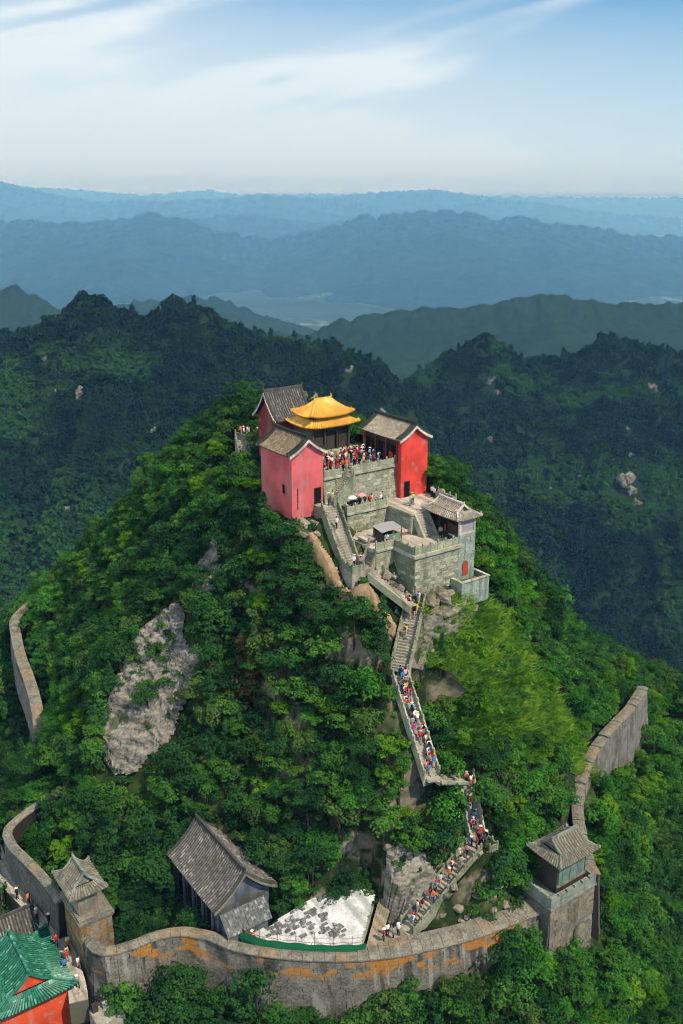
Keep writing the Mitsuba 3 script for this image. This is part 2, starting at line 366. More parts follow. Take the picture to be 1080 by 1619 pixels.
ridge('far_range', [(-1800, 20309, -377), (-777, 20309, -155), (258, 20309, -6), (1032, 20309, 67), (1804, 20309, 103), (2583, 20309, -6), (4014, 20309, -155), (5325, 20309, -339), (7026, 20309, -464), (8328, 20309, -464)], 3700, 780, 3000, 500, 50, 90, 8, 'pale far range at the right')
ridge('horizon_hills', [(-10106, 27059, 223), (-7886, 27059, 160), (-6524, 27059, 61), (-5326, 27059, -20), (-3602, 27059, 111), (-2750, 27059, -20), (-687, 27059, 12), (1719, 27059, -20), (4470, 27059, -53), (7911, 27059, -86), (10490, 27059, -86)], 4400, 820, 2000, 400, 40, 90, 9, 'faintest hills on the horizon')
vx, vy = np.meshgrid(np.linspace(-13800, 13800, 180), np.linspace(-650, 29800, 240), indexing='ij')
vp = np.stack([vx / 900, vy / 900, 0 * vx], -1)
put('valley_floor', grid_mesh(vx, vy, -740 + 130 * (meshkit.fbm(vp, 4, 31) - 0.5)), 'fields', smooth=True, kind='structure', label='valley floor with fields and villages')
scene['haze'] = {'type': 'cube', 'to_world': T().translate([0, 14600, -330]).scale([14000, 15300, 650]), 'bsdf': {'type': 'null'}, 'interior': {'type': 'ref', 'id': 'air'}}
say('haze', kind='stuff', label='blue air haze over the mountains')
# ------------------------------------------------------------------ trees


def leaf_quads(cen, nor, size, g):
    """One small diamond-shaped leaf spray per centre, facing nor."""
    n = len(cen)
    t = np.cross(nor, g.normal(size=(n, 3)))
    t /= np.linalg.norm(t, axis=1, keepdims=True) + 1e-9
    q = np.cross(nor, t)
    s = (size * g.uniform(0.6, 1.35, n))[:, None]
    dz = nor * s * g.uniform(-0.25, 0.25, n)[:, None]
    v = np.stack([cen + t * s, cen + q * s * 0.62 + dz, cen - t * s * 0.9, cen - q * s * 0.62 + dz], 1).reshape(-1, 3)
    k = np.arange(n)[:, None] * 4
    return v, np.vstack([k + [0, 1, 2], k + [0, 2, 3]])


def make_tree(seed, height=5.0, radius=2.2, lobes=16, per=46, size=0.2, kind='broad', core=0.72):
    g = np.random.default_rng(seed)
    top = height
    trunk = [tube([[0, 0, -1.5], [g.normal() * 0.08, g.normal() * 0.08, height * 0.3], [g.normal() * 0.2, g.normal() * 0.2, height * 0.8]], [0.17, 0.12, 0.03], 6)]
    cs, ns, lim = [], [], []
    for i in range(lobes):
        if kind == 'cone':
            f = (i + 0.5) / lobes
            z = height * (0.12 + 0.86 * f)
            rr = radius * (1 - f) ** 0.85 * g.uniform(0.6, 1.0)
            an = i * 2.4 + g.normal() * 0.4
            c = np.array([math.cos(an) * rr * 0.62, math.sin(an) * rr * 0.62, z - rr * 0.15])
            e = np.array([0.60 * rr + 0.22, 0.60 * rr + 0.22, 0.22 + 0.18 * rr])
        else:
            while True:
                d = g.normal(size=3)
                d /= np.linalg.norm(d)
                if d[2] > -0.35:
                    break
            k = g.uniform(0.30, 1.18)
            c = np.array([0, 0, height * 0.56]) + d * np.array([radius, radius, height * 0.42]) * k * 0.74
            q = radius * g.uniform(0.22, 0.50)
            e = np.array([q, q, q * g.uniform(0.55, 0.8)])
            lim.append(c)
        m = per
        u = g.normal(size=(m, 3))
        u /= np.linalg.norm(u, axis=1, keepdims=True)
        u[:, 2] = np.where(u[:, 2] < -0.3, -u[:, 2] * 0.6, u[:, 2])
        rr_ = g.uniform(core, 1.06, m)[:, None]
        cs.append(c + u * e * rr_)
        ns.append(u * [0.8, 0.8, 1.0] + [0, 0, 0.35] + g.normal(size=(m, 3)) * 0.42)
    cs, ns = np.vstack(cs), np.vstack(ns)
    ns /= np.linalg.norm(ns, axis=1, keepdims=True)
    v, f = leaf_quads(cs, ns, size, g)
    for c in lim[:5]:
        trunk.append(tube([[0, 0, height * 0.3], c * 0.6 + [0, 0, height * 0.12], c], [0.07, 0.05, 0.02], 4))
    return cat(trunk), trimesh.Trimesh(v, f, process=False)


VARIANTS = {}


def species(name, bsdf, n, **kw):
    VARIANTS[name] = []
    for i in range(n):
        tr, cr = make_tree(hash_seed(name) + i, **{k: (v[i % len(v)] if isinstance(v, list) else v) for k, v in kw.items()})
        k = f'group_{name}_{i}'
        scene[k] = {'type': 'shapegroup', 'trunk': mikit.ply(tr, 'bark'), 'crown': mikit.ply(cr, bsdf)}
        VARIANTS[name].append(k)


def hash_seed(s):
    return sum(ord(c) * (i + 1) for i, c in enumerate(s))


species('broad', 'leaf_green', 4, height=[5.0, 5.6, 4.6, 5.2], radius=[2.1, 2.4, 2.2, 1.9], lobes=[17, 20, 15, 16], per=68, size=0.17)
species('dark', 'leaf_dark', 3, height=[5.4, 6.0, 5.0], radius=[2.0, 2.3, 2.2], lobes=18, per=66, size=0.17)
species('olive', 'leaf_olive', 2, height=[5.2, 4.4], radius=[2.3, 1.8], lobes=[19, 14], per=66, size=0.175)
species('fresh', 'leaf_fresh', 2, height=[4.8, 5.8], radius=[2.0, 2.2], lobes=[16, 20], per=68, size=0.165)
species('conifer', 'leaf_dark', 2, height=[6.6, 5.8], radius=[1.7, 1.5], lobes=22, per=66, size=0.14, kind='cone')
species('lime', 'leaf_lime', 2, height=[4.6, 4.0], radius=[1.9, 1.7], lobes=15, per=72, size=0.155)
species('brown', 'leaf_brown', 1, height=[5.4], radius=[1.9], lobes=15, per=70, size=0.145, kind='cone')
species('bush', 'leaf_lime', 2, height=[1.5, 1.2], radius=[1.1, 0.9], lobes=9, per=34, size=0.13)
species('under', 'leaf_green', 2, height=[1.5, 1.2], radius=[1.3, 1.1], lobes=6, per=24, size=0.17)
species('shade', 'leaf_dark', 2, height=[1.6, 1.3], radius=[1.4, 1.1], lobes=6, per=24, size=0.17)
species('shrub', 'leaf_green', 2, height=[1.7, 1.4], radius=[1.2, 1.0], lobes=9, per=34, size=0.14)


def far_tree(seed, cone):
    g = np.random.default_rng(seed)
    cs, ns = [], []
    for i in range(7):
        f = (i + 0.5) / 7
        if cone:
            c, e = np.array([g.normal() * 0.4, g.normal() * 0.4, 1.5 + 6.5 * f]), np.array([2.6 * (1 - f) + 0.5, 2.6 * (1 - f) + 0.5, 1.0])
        else:
            d = g.normal(size=3) * [1, 1, 0.6]
            d /= np.linalg.norm(d)
            c, e = np.array([0, 0, 3.6]) + d * [2.4, 2.4, 1.6], np.array([1.8, 1.8, 1.4]) * g.uniform(0.8, 1.2)
        u = g.normal(size=(11, 3))
        u /= np.linalg.norm(u, axis=1, keepdims=True)
        u[:, 2] = np.abs(u[:, 2]) * 0.9 - 0.1
        cs.append(c + u * e * g.uniform(0.8, 1.05, 11)[:, None])
        ns.append(u + [0, 0, 0.4] + g.normal(size=(11, 3)) * 0.35)
    cs, ns = np.vstack(cs), np.vstack(ns)
    ns /= np.linalg.norm(ns, axis=1, keepdims=True)
    v, f = leaf_quads(cs, ns, 1.12, g)
    tr = tube([[0, 0, -2], [0, 0, 4]], [0.25, 0.1], 3)
    return trimesh.Trimesh(np.vstack([v, tr.vertices]), np.vstack([f, tr.faces + len(v)]), process=False)


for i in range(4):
    scene[f'group_far_{i}'] = {'type': 'shapegroup', 'tree': mikit.ply(far_tree(900 + i, i == 3), 'leaf_far_shaded')}


def place(group, p, s, rz, tilt=(0, 0), sz=1.0):
    return {'type': 'instance', 'to_world': T().translate([float(v) for v in p]).rotate([0, 0, 1], float(rz)).rotate([1, 0, 0], float(tilt[0])).scale([float(s), float(s), float(s * sz)]),
            'g': {'type': 'ref', 'id': group}}


# the forest on the mountains behind: a mass nobody could count
BARE = []      # (x, y, radius) of bare rock: no trees there


def far_forest():
    g = np.random.default_rng(77)
    n = 0
    ys = 95 * (1050 / 95) ** g.uniform(0, 1, 84000) ** 0.8
    xs = g.uniform(-1, 1, len(ys)) * ((ys + 118) * 0.39 + 12)
    keep = g.uniform(size=len(ys)) < np.clip((ys + 118) / 700, 0.12, 1)
    xs, ys = xs[keep], ys[keep]
    out = ((np.abs(xs) > 100) | (ys > 108)) & (ys < np.where(xs < 52, 650, 815))
    xs, ys = xs[out], ys[out]
    zs = _hb(np.stack([xs, ys], 1))
    ok = np.ones(len(xs), bool)
    for x, y, r in BARE:
        ok &= np.hypot(xs - x, ys - y) > r
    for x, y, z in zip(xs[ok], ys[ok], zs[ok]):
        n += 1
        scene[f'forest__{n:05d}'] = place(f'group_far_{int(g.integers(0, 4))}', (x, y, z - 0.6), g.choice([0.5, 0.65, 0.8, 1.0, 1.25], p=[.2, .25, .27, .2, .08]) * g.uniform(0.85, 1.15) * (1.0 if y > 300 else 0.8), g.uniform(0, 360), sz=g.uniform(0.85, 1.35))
    say('forest', kind='stuff', label='dense forest with painted cloud shade covering the mountains behind the summit')
    return n


# ------------------------------------------------------------------ the trees of the summit, each a thing of its own
CLEAR_POLY = []      # local (r, b) boxes kept free of trees: r0, r1, b0, b1
CLEAR_RING = []
CLEAR_LINE = []      # (world polyline, radius)
GRASS = None


def seg_dist(p, a, b_):
    d = b_ - a
    t = np.clip(((p - a) @ d) / (d @ d + 1e-9), 0, 1)
    return np.linalg.norm(p - (a + t[:, None] * d), axis=1)


def summit_trees():
    g = np.random.default_rng(5)
    n = 44000
    x, y = g.uniform(-106, 106, n), g.uniform(-66, 74, n)
    inview = np.abs(x) < (y + 118) * 0.40 + 6
    x, y = x[inview], y[inview]
    z = HP(x, y)
    e = 0.6
    sl = np.hypot(Hp(x + e, y) - Hp(x - e, y), Hp(x, y + e) - Hp(x, y - e)) / (2 * e)
    P = np.stack([x, y, z], 1)
    ok = np.ones(len(P), bool)
    lr = P @ ROT            # local r, b
    for r0, r1, b0, b1 in CLEAR_POLY:
        ok &= ~((lr[:, 0] > r0) & (lr[:, 0] < r1) & (lr[:, 1] > b0) & (lr[:, 1] < b1))
    for line, rad in CLEAR_LINE:
        for a, b_ in zip(line[:-1], line[1:]):
            ok &= seg_dist(P[:, :2], np.array(a[:2], float), np.array(b_[:2], float)) > rad
    for ring in CLEAR_RING:
        ok &= ~in_poly(P[:, 0], P[:, 1], ring)
        for dy in ((1.3, 2.6, 3.8) if ring is CLIFF else (0.7,) if ring is WHITE else (1.6,)):
            ok &= ~in_poly(P[:, 0], P[:, 1] + dy, ring)
    grass = in_grass(P[:, 0], P[:, 1])
    P, sl, grass = P[ok], sl[ok], grass[ok]
    taken, kinds, sizes = [], [], []
    cell = {}
    zone = meshkit.fbm(np.stack([P[:, 0] * 0.07, P[:, 1] * 0.07, P[:, 2] * 0.07], -1), 3, 2)
    tone = g.uniform(size=len(P))
    for i in range(len(P)):
        s = 0.42 + 0.92 * g.beta(2.0, 2.6)
        if grass[i] > 0.5:
            kind = 'bush' if tone[i] < 0.58 else ('shrub' if tone[i] < 0.86 else 'lime')
            s = s * (1.45 if kind != 'lime' else 0.6)
            rad = 1.15
        else:
            z_ = zone[i] + np.clip(0.0042 * (P[i, 0] - 4), -0.10, 0.13)  # dim left slope and sunlit right flank put into the leaf colours
            if z_ < 0.40:
                kind = 'dark' if tone[i] < 0.6 else ('conifer' if tone[i] < 0.76 else 'olive' if tone[i] < 0.9 else 'broad')
            elif z_ > 0.60:
                kind = 'lime' if tone[i] < 0.30 else 'fresh' if tone[i] < 0.66 else 'broad'
            else:
                kind = 'broad' if tone[i] < 0.42 else 'dark' if tone[i] < 0.66 else 'olive' if tone[i] < 0.80 else 'fresh' if tone[i] < 0.93 else 'lime'
            rad = 1.62 * s + 0.2
        k = tuple(np.floor(P[i] / 3).astype(int))
        bad = False
        for a in (-1, 0, 1):
            for b_ in (-1, 0, 1):
                for c in (-1, 0, 1):
                    for j in cell.get((k[0] + a, k[1] + b_, k[2] + c), ()):
                        if np.linalg.norm(P[i] - P[j[0]]) < 0.5 * (rad + j[1]):
                            bad = True
                            break
                    if bad:
                        break
                if bad:
                    break
            if bad:
                break
        if bad:
            continue
        cell.setdefault(k, []).append((i, rad))
        taken.append(i)
        kinds.append(kind)
        sizes.append(s)
    return P[taken], kinds, np.array(sizes), g


GRASSY = np.array([(11.5, -14.5), (15, -9), (18, -6.5), (24, -2.5), (33, 1.5), (36.5, -3), (30, -9), (23, -15), (17, -21), (12.5, -22)])


def in_poly(x, y, poly):
    c = np.zeros(len(x), bool)
    for (x0, y0), (x1, y1) in zip(poly, np.roll(poly, -1, 0)):
        c ^= ((y0 > y) != (y1 > y)) & (x < (x1 - x0) * (y - y0) / (y1 - y0 + 1e-12) + x0)
    return c


def in_grass(x, y):
    return in_poly(x, y, GRASSY).astype(float)


def undergrowth():
    g = np.random.default_rng(19)
    n = 13500
    x, y = g.uniform(-70, 80, n), g.uniform(-60, 36, n)
    keep = (np.abs(x) < (y + 118) * 0.385 + 3)
    x, y = x[keep], y[keep]
    P = np.stack([x, y, HP(x, y)], 1)
    lr = P @ ROT
    ok = np.ones(len(P), bool)
    for r0, r1, b0, b1 in KEEP_OFF:
        ok &= ~((lr[:, 0] > r0) & (lr[:, 0] < r1) & (lr[:, 1] > b0) & (lr[:, 1] < b1))
    for line, rad in KEEP_LINE:
        for a, b_ in zip(line[:-1], line[1:]):
            ok &= seg_dist(P[:, :2], np.array(a[:2], float), np.array(b_[:2], float)) > rad
    for ring in CLEAR_RING:
        c = in_poly(P[:, 0], P[:, 1], ring)
        ok &= ~c | (g.uniform(size=len(P)) < (0.30 if ring is BEDROCK else 0.0 if ring is WHITE else 0.28))
    gr = in_grass(P[:, 0], P[:, 1]) > 0.5
    ok &= ~gr | (g.uniform(size=len(P)) < 0.3)
    m = 0
    for i in np.nonzero(ok)[0]:
        kind = 'shade' if g.uniform() < 0.5 else 'under'
        grp = VARIANTS[kind][int(g.integers(0, 2))]
        s_ = g.uniform(0.5, 1.15)
        m += 1
        scene[f'undergrowth__{m:05d}'] = place(grp, (P[i, 0], P[i, 1], P[i, 2] - 0.15), s_, g.uniform(0, 360))
    say('undergrowth', kind='stuff', label='dense low undergrowth between the trees of the summit')
    return m


def grass_tufts():
    g = np.random.default_rng(23)
    vs, fs, k = [], [], 0
    for i in range(26):
        a, rr = g.uniform(0, 6.28), g.uniform(0, 0.45)
        p = np.array([rr * math.cos(a), rr * math.sin(a), 0])
        d = np.array([g.normal() * 0.25, g.normal() * 0.25, g.uniform(0.45, 0.95)])
        s_ = np.array([math.cos(a + 1.2), math.sin(a + 1.2), 0]) * 0.035
        vs += [p - s_, p + s_, p + d * 0.6 + s_ * 0.7, p + d + np.array([d[0], d[1], -0.1]) * 0.5]
        fs += [[k, k + 1, k + 2], [k, k + 2, k + 3]]
        k += 4
    scene['group_grass'] = {'type': 'shapegroup', 'tuft': mikit.ply(trimesh.Trimesh(np.array(vs), np.array(fs), process=False), 'leaf_grass')}
    x, y = g.uniform(10, 38, 9000), g.uniform(-24, 4, 9000)
    k = in_grass(x, y) > 0.5
    k |= (np.hypot(x - 9.5, (y + 16) * 0.6) < 2.2) & (g.uniform(size=9000) < 0.6)
    x, y = x[k], y[k]
    z = HP(x, y)
    for i in range(len(x)):
        scene[f'grass__{i:05d}'] = place('group_grass', (x[i], y[i], z[i] - 0.05), g.uniform(0.7, 1.5), g.uniform(0, 360))
    say('grass', kind='stuff', label='tall yellow-green grass on the sunny spur')
# ------------------------------------------------------------------ building materials


def tint(c, k, o=0.0):
    return [float(min(0.95, v * q + o)) for v, q in zip(c, k if hasattr(k, '__len__') else (k,) * 3)]


def stone_fn(base, seed, warm=0.0):

    def f(p, n, uv):
        a = fbm(p.x * 0.9 + seed, p.y * 0.9, p.z * 0.9, 4)
        c = fbm(p.x * 6 + seed, p.y * 6, p.z * 6, 3)
        t = mix(tint(base, 0.55), tint(base, 1.18), smoothstep(0.2, 0.8, a * 0.55 + c * 0.45))
        drip = noise(p.x * 1.7 + p.y * 1.1, p.z * 0.25 + seed, 2.0)
        return mix(t, tint(base, (0.40, 0.44, 0.40)), smoothstep(0.60, 0.85, drip) * 0.65)
    return f


for i, (c, s) in enumerate((((0.36, 0.385, 0.285), 0), ((0.28, 0.305, 0.225), 4), ((0.42, 0.42, 0.325), 9))):
    scene[f'stone_{i}'] = rough(stone_fn(c, s), 0.9, 0.2)
scene['stone_step'] = rough(stone_fn((0.36, 0.34, 0.29), 14), 0.9, 0.2)
scene['paving'] = rough(stone_fn((0.42, 0.385, 0.33), 21), 0.9, 0.2)
scene['joint'] = diffuse((0.11, 0.115, 0.09))
scene['joint_dark'] = diffuse((0.035, 0.034, 0.030))
scene['tower_brick'] = rough(stone_fn((0.30, 0.37, 0.33), 31), 0.9, 0.2)


def fort_fn(k):
  def f(p, n, uv):
    a = fbm(p.x * 0.7, p.y * 0.7, p.z * 0.7, 4)
    c = fbm(p.x * 5, p.y * 5, p.z * 5, 3)
    t = mix(tint((0.072, 0.072, 0.064), k), tint((0.235, 0.228, 0.20), k), smoothstep(0.2, 0.8, a * 0.45 + c * 0.55))
    drip = noise(p.x * 1.3 + p.y * 1.9, p.z * 0.16, 5.0)
    t = mix(t, (0.34, 0.33, 0.30), smoothstep(0.70, 0.80, drip) * 0.55)
    t = mix(t, (0.035, 0.036, 0.032), smoothstep(0.34, 0.20, drip) * 0.7)
    o = fbm(p.x * 0.42 + 3, p.y * 0.42, p.z * 0.55, 3)
    band = smoothstep(-45.9, -44.6, p.z) * smoothstep(0.53, 0.59, o + dr.clip(p.x * 0.004, -0.03, 0.07))
    return mix(t, mix((0.30, 0.135, 0.025), (0.44, 0.21, 0.045), c), band * 0.85)
  return f


for i, k_ in enumerate((1.0, 0.74, 1.25)):
    scene['fort_stone' + ('' if i == 0 else f'_{i}')] = rough(fort_fn(k_), 0.95, 0.12)
    scene['fort_grey' + ('' if i == 0 else f'_{i}')] = rough(stone_fn(tint((0.165, 0.162, 0.148), k_), 81 + i), 0.95, 0.12)


def coping_fn(p, n, uv):
    a = fbm(p.x * 1.5, p.y * 1.5, p.z * 1.5, 4)
    c = fbm(p.x * 8, p.y * 8, p.z * 8, 2)
    t = mix((0.095, 0.092, 0.077), (0.25, 0.24, 0.195), smoothstep(0.25, 0.75, a * 0.5 + c * 0.5))
    return mix(t, (0.33, 0.19, 0.07), smoothstep(0.62, 0.74, noise(p.x * 0.5, p.y * 0.5, 4.0)) * 0.25)


scene['coping'] = rough(coping_fn, 0.9, 0.15)


def red_fn(base, seed):

    def f(p, n, uv):
        a = fbm(p.x * 0.7 + seed, p.y * 0.7, p.z * 0.5, 4)
        d = noise(p.x * 1.6 + p.y * 1.6 + seed, p.z * 0.22, 0.0)
        t = mix(tint(base, 0.78), tint(base, 1.12), smoothstep(0.25, 0.75, a))
        t = mix(t, tint(base, 0.6, 0.12), smoothstep(0.58, 0.80, d) * 0.6)
        return mix(t, (0.30, 0.25, 0.22), smoothstep(0.62, 0.76, fbm(p.x * 1.5, p.y * 1.5 + seed, p.z * 1.1, 4)) * 0.45)
    return f


scene['red_bright'] = rough(red_fn((0.66, 0.060, 0.045), 0), 0.85, 0.2)
scene['red_faded'] = rough(red_fn((0.60, 0.125, 0.135), 8), 0.85, 0.2)
scene['red_dark'] = rough(red_fn((0.22, 0.04, 0.035), 5), 0.85, 0.2)
scene['red_orange'] = rough(red_fn((0.62, 0.075, 0.025), 3), 0.85, 0.2)


def tile_fn(dark, mid, light, s=3.2):
    def f(p, n, uv):
        k = cell_r(p, s)
        a = fbm(p.x * 0.8, p.y * 0.8, p.z * 0.8, 3)
        t = mix(dark, mid, smoothstep(0.1, 0.8, k * 0.6 + a * 0.5))
        return mix(t, light, smoothstep(0.72, 0.95, k * 0.7 + a * 0.35))
    return f


def cell_r(p, s):
    r_ = p.x * CA + p.y * SA
    b_ = p.y * CA - p.x * SA
    return mikit.cell_rand(r_ * s, b_ * s, p.z * 0.5 * s)


scene['tile_grey'] = rough(tile_fn((0.075, 0.074, 0.070), (0.165, 0.162, 0.152), (0.33, 0.325, 0.305)), 0.8, 0.25)
scene['tile_pale'] = rough(tile_fn((0.20, 0.18, 0.15), (0.36, 0.325, 0.27), (0.52, 0.48, 0.41)), 0.8, 0.25)
scene['tile_moss'] = rough(tile_fn((0.12, 0.10, 0.07), (0.24, 0.20, 0.14), (0.33, 0.28, 0.20)), 0.85, 0.2)
scene['tile_slate'] = rough(tile_fn((0.07, 0.08, 0.08), (0.15, 0.165, 0.165), (0.36, 0.37, 0.37), 4.0), 0.8, 0.25)
scene['tile_green'] = rough(tile_fn((0.010, 0.085, 0.055), (0.025, 0.19, 0.125), (0.16, 0.36, 0.28), 2.6), 0.5, 0.4)
scene['tile_gold'] = rough(tile_fn((0.62, 0.33, 0.045), (0.76, 0.43, 0.065), (0.82, 0.51, 0.11), 1.5), 0.42, 0.5)
scene['ridge_dark'] = rough(stone_fn((0.05, 0.052, 0.05), 39), 0.85, 0.2)
scene['ridge_grey'] = rough(stone_fn((0.085, 0.09, 0.085), 40), 0.85, 0.2)
scene['fort_gate'] = rough(stone_fn((0.225, 0.20, 0.155), 61), 0.95, 0.12)
scene['fort_ochre'] = rough(stone_fn((0.29, 0.20, 0.09), 66), 0.95, 0.12)
scene['teal_stone'] = rough(stone_fn((0.24, 0.28, 0.24), 71), 0.9, 0.15)
scene['tile_worn'] = rough(tile_fn((0.12, 0.118, 0.098), (0.22, 0.21, 0.172), (0.32, 0.305, 0.25)), 0.85, 0.2)
scene['panel_blue'] = rough(stone_fn((0.12, 0.15, 0.19), 73), 0.8, 0.2)
GAP_SHADE = {'tile_grey': 'gap_grey', 'tile_pale': 'gap_pale', 'tile_moss': 'gap_moss', 'tile_slate': 'gap_grey', 'tile_green': 'gap_green', 'tile_gold': 'gap_gold', 'tile_worn': 'gap_pale'}  # shade between the tile rows is put into darker slab colours
for k_, c_ in (('grey', (0.055, 0.054, 0.050)), ('pale', (0.13, 0.118, 0.095)), ('moss', (0.10, 0.085, 0.055)), ('green', (0.008, 0.07, 0.045)), ('gold', (0.34, 0.16, 0.02))):
    scene['gap_' + k_] = diffuse(c_)
scene['white_trim'] = rough(stone_fn((0.62, 0.58, 0.54), 44), 0.8, 0.2)
scene['dark_wood'] = rough(stone_fn((0.055, 0.042, 0.036), 47), 0.7, 0.25)
scene['bronze'] = rough(stone_fn((0.075, 0.062, 0.04), 48), 0.55, 0.4)
scene['plank_wood'] = rough(stone_fn((0.34, 0.29, 0.21), 50), 0.85, 0.2)
scene['teal_board'] = rough(stone_fn((0.16, 0.24, 0.21), 52), 0.85, 0.2)
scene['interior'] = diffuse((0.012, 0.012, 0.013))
scene['white_tarp'] = rough(stone_fn((0.60, 0.62, 0.645), 54), 0.7, 0.2)
scene['net_green'] = {'type': 'principledthin', 'base_color': {'type': 'rgb', 'value': [0.02, 0.17, 0.085]}, 'roughness': 0.6, 'diff_trans': 0.7}
scene['rust'] = diffuse((0.22, 0.09, 0.06))
scene['panel_grey'] = diffuse((0.30, 0.30, 0.31))
scene['red_door'] = diffuse((0.42, 0.06, 0.03))

CUBE_DICT = {'type': 'cube'}


def slab(name, parent, x0, x1, y0, y1, z0, z1, mat, **kw):
    return put(name, loc(box(x0, x1, y0, y1, z0, z1)), mat, parent, **kw)


# ------------------------------------------------------------------ builders: masonry, parapets, stairs, roofs
STONES = ('stone_0', 'stone_1', 'stone_2')


def block_face(parent, a, b_, z0, z1, course=0.46, length=0.95, batter=0.0, mats=STONES, most=300, world=False, name='stone_block', seed=1, depth=0.16):
    """Coursed blocks on the wall face from a to b_ (outside on the right of a->b_): each block a piece."""
    g = np.random.default_rng(seed)
    a, b_ = np.array(a, float), np.array(b_, float)
    L = np.linalg.norm(b_ - a)
    d = (b_ - a) / L
    nrm = np.array([d[1], -d[0]])
    rows = max(1, int(round((z1 - z0) / course)))
    ch = (z1 - z0) / rows
    rest, n = [], 0
    for k in range(rows):
        zl, zh = z0 + k * ch, z0 + (k + 1) * ch - 0.035
        x = -g.uniform(0, length * 0.7)
        while x < L:
            w = length * g.uniform(0.65, 1.35)
            x0, x1 = max(x, 0.0), min(x + w - 0.035, L)
            x += w
            if x1 - x0 < 0.06:
                continue
            out = g.uniform(0.0, 0.05)
            ol, oh = batter * (z1 - zl) / (z1 - z0) + out, batter * (z1 - zh) / (z1 - z0) + out
            v = []
            for xx in (x0, x1):
                for far in (0, 1):
                    for zz, o in ((zl, ol), (zh, oh)):
                        q = a + d * xx + nrm * (o if far else o - depth)
                        v.append([q[0], q[1], zz])
            m = hexa(v)
            if not world:
                m = loc(m)
            if n < most:
                put(name, m, mats[int(g.integers(0, len(mats)))], parent)
                n += 1
            else:
                rest.append(m)
    if rest:
        put(name + 's', cat(rest), mats[0], parent, kind='stuff')


def prism(poly, z0, z1):
    from shapely.geometry import Polygon
    m = trimesh.creation.extrude_polygon(Polygon(poly), z1 - z0, engine='earcut')
    m.apply_translation([0, 0, z0])
    return m


def finial():
    m = trimesh.creation.uv_sphere(0.12, count=[5, 8])
    m.vertices[:, 2] *= 1.3
    return m


def parapet(parent, pts, h=0.85, gap=1.35, mat='stone_0', solid=True, world=False, thick=0.14, prefix=''):
    """Posts with rounded heads and panels between them along a polyline (x, y, z)."""
    pts = [np.array(p, float) for p in pts]
    for a, b_ in zip(pts[:-1], pts[1:]):
        L = np.linalg.norm((b_ - a)[:2])
        k = max(1, int(round(L / gap)))
        d = (b_ - a) / L
        n2 = np.array([-d[1], d[0], 0]) / np.linalg.norm(d[:2])
        for i in range(k + 1):
            p = a + (b_ - a) * i / k
            f = finial()
            f.apply_translation(p + [0, 0, h + 0.30])
            q = np.array([[p[0] + d[0] * s * 0.1 + n2[0] * t * 0.1, p[1] + d[1] * s * 0.1 + n2[1] * t * 0.1, z] for s in (-1, 1) for t in (-1, 1) for z in (p[2] - 0.12, p[2] + h + 0.2)])
            m = cat([hexa(q), f])
            put('post', m if world else loc(m), mat, parent)
            if i == k:
                break
            e = a + (b_ - a) * (i + 1) / k

            def bar(u0, u1, zl, zh, th=thick):
                A, B_ = p + (e - p) * u0, p + (e - p) * u1
                return hexa([[P[0] + n2[0] * s * th / 2, P[1] + n2[1] * s * th / 2, P[2] + z] for P in (A, B_) for s in (-1, 1) for z in (zl, zh)])
            u = 0.13 / np.linalg.norm((e - p)[:2])
            u = min(u, 0.3)
            if solid:
                ms = [bar(u, 1 - u, -0.1, h * 0.82), bar(u, 1 - u, h * 0.82 + 0.003, h, thick * 1.35)]
                ms += [bar(u + (1 - 2 * u) * c - 0.05, u + (1 - 2 * u) * c + 0.05, h + 0.003, h + 0.13) for c in (0.25, 0.75)]
            else:
                ms = [bar(u, 1 - u, -0.1, h * 0.3), bar(u, 1 - u, h * 0.86, h, thick * 1.2), bar(u, 1 - u, h * 0.55, h * 0.65)]
                ms += [bar(u + (1 - 2 * u) * c - 0.05, u + (1 - 2 * u) * c + 0.05, h * 0.3 + 0.003, h * 0.86 - 0.003, thick * 0.8) for c in (0.04, 0.35, 0.65, 0.96)]
            m = cat(ms)
            put('panel', m if world else loc(m), mat, parent)


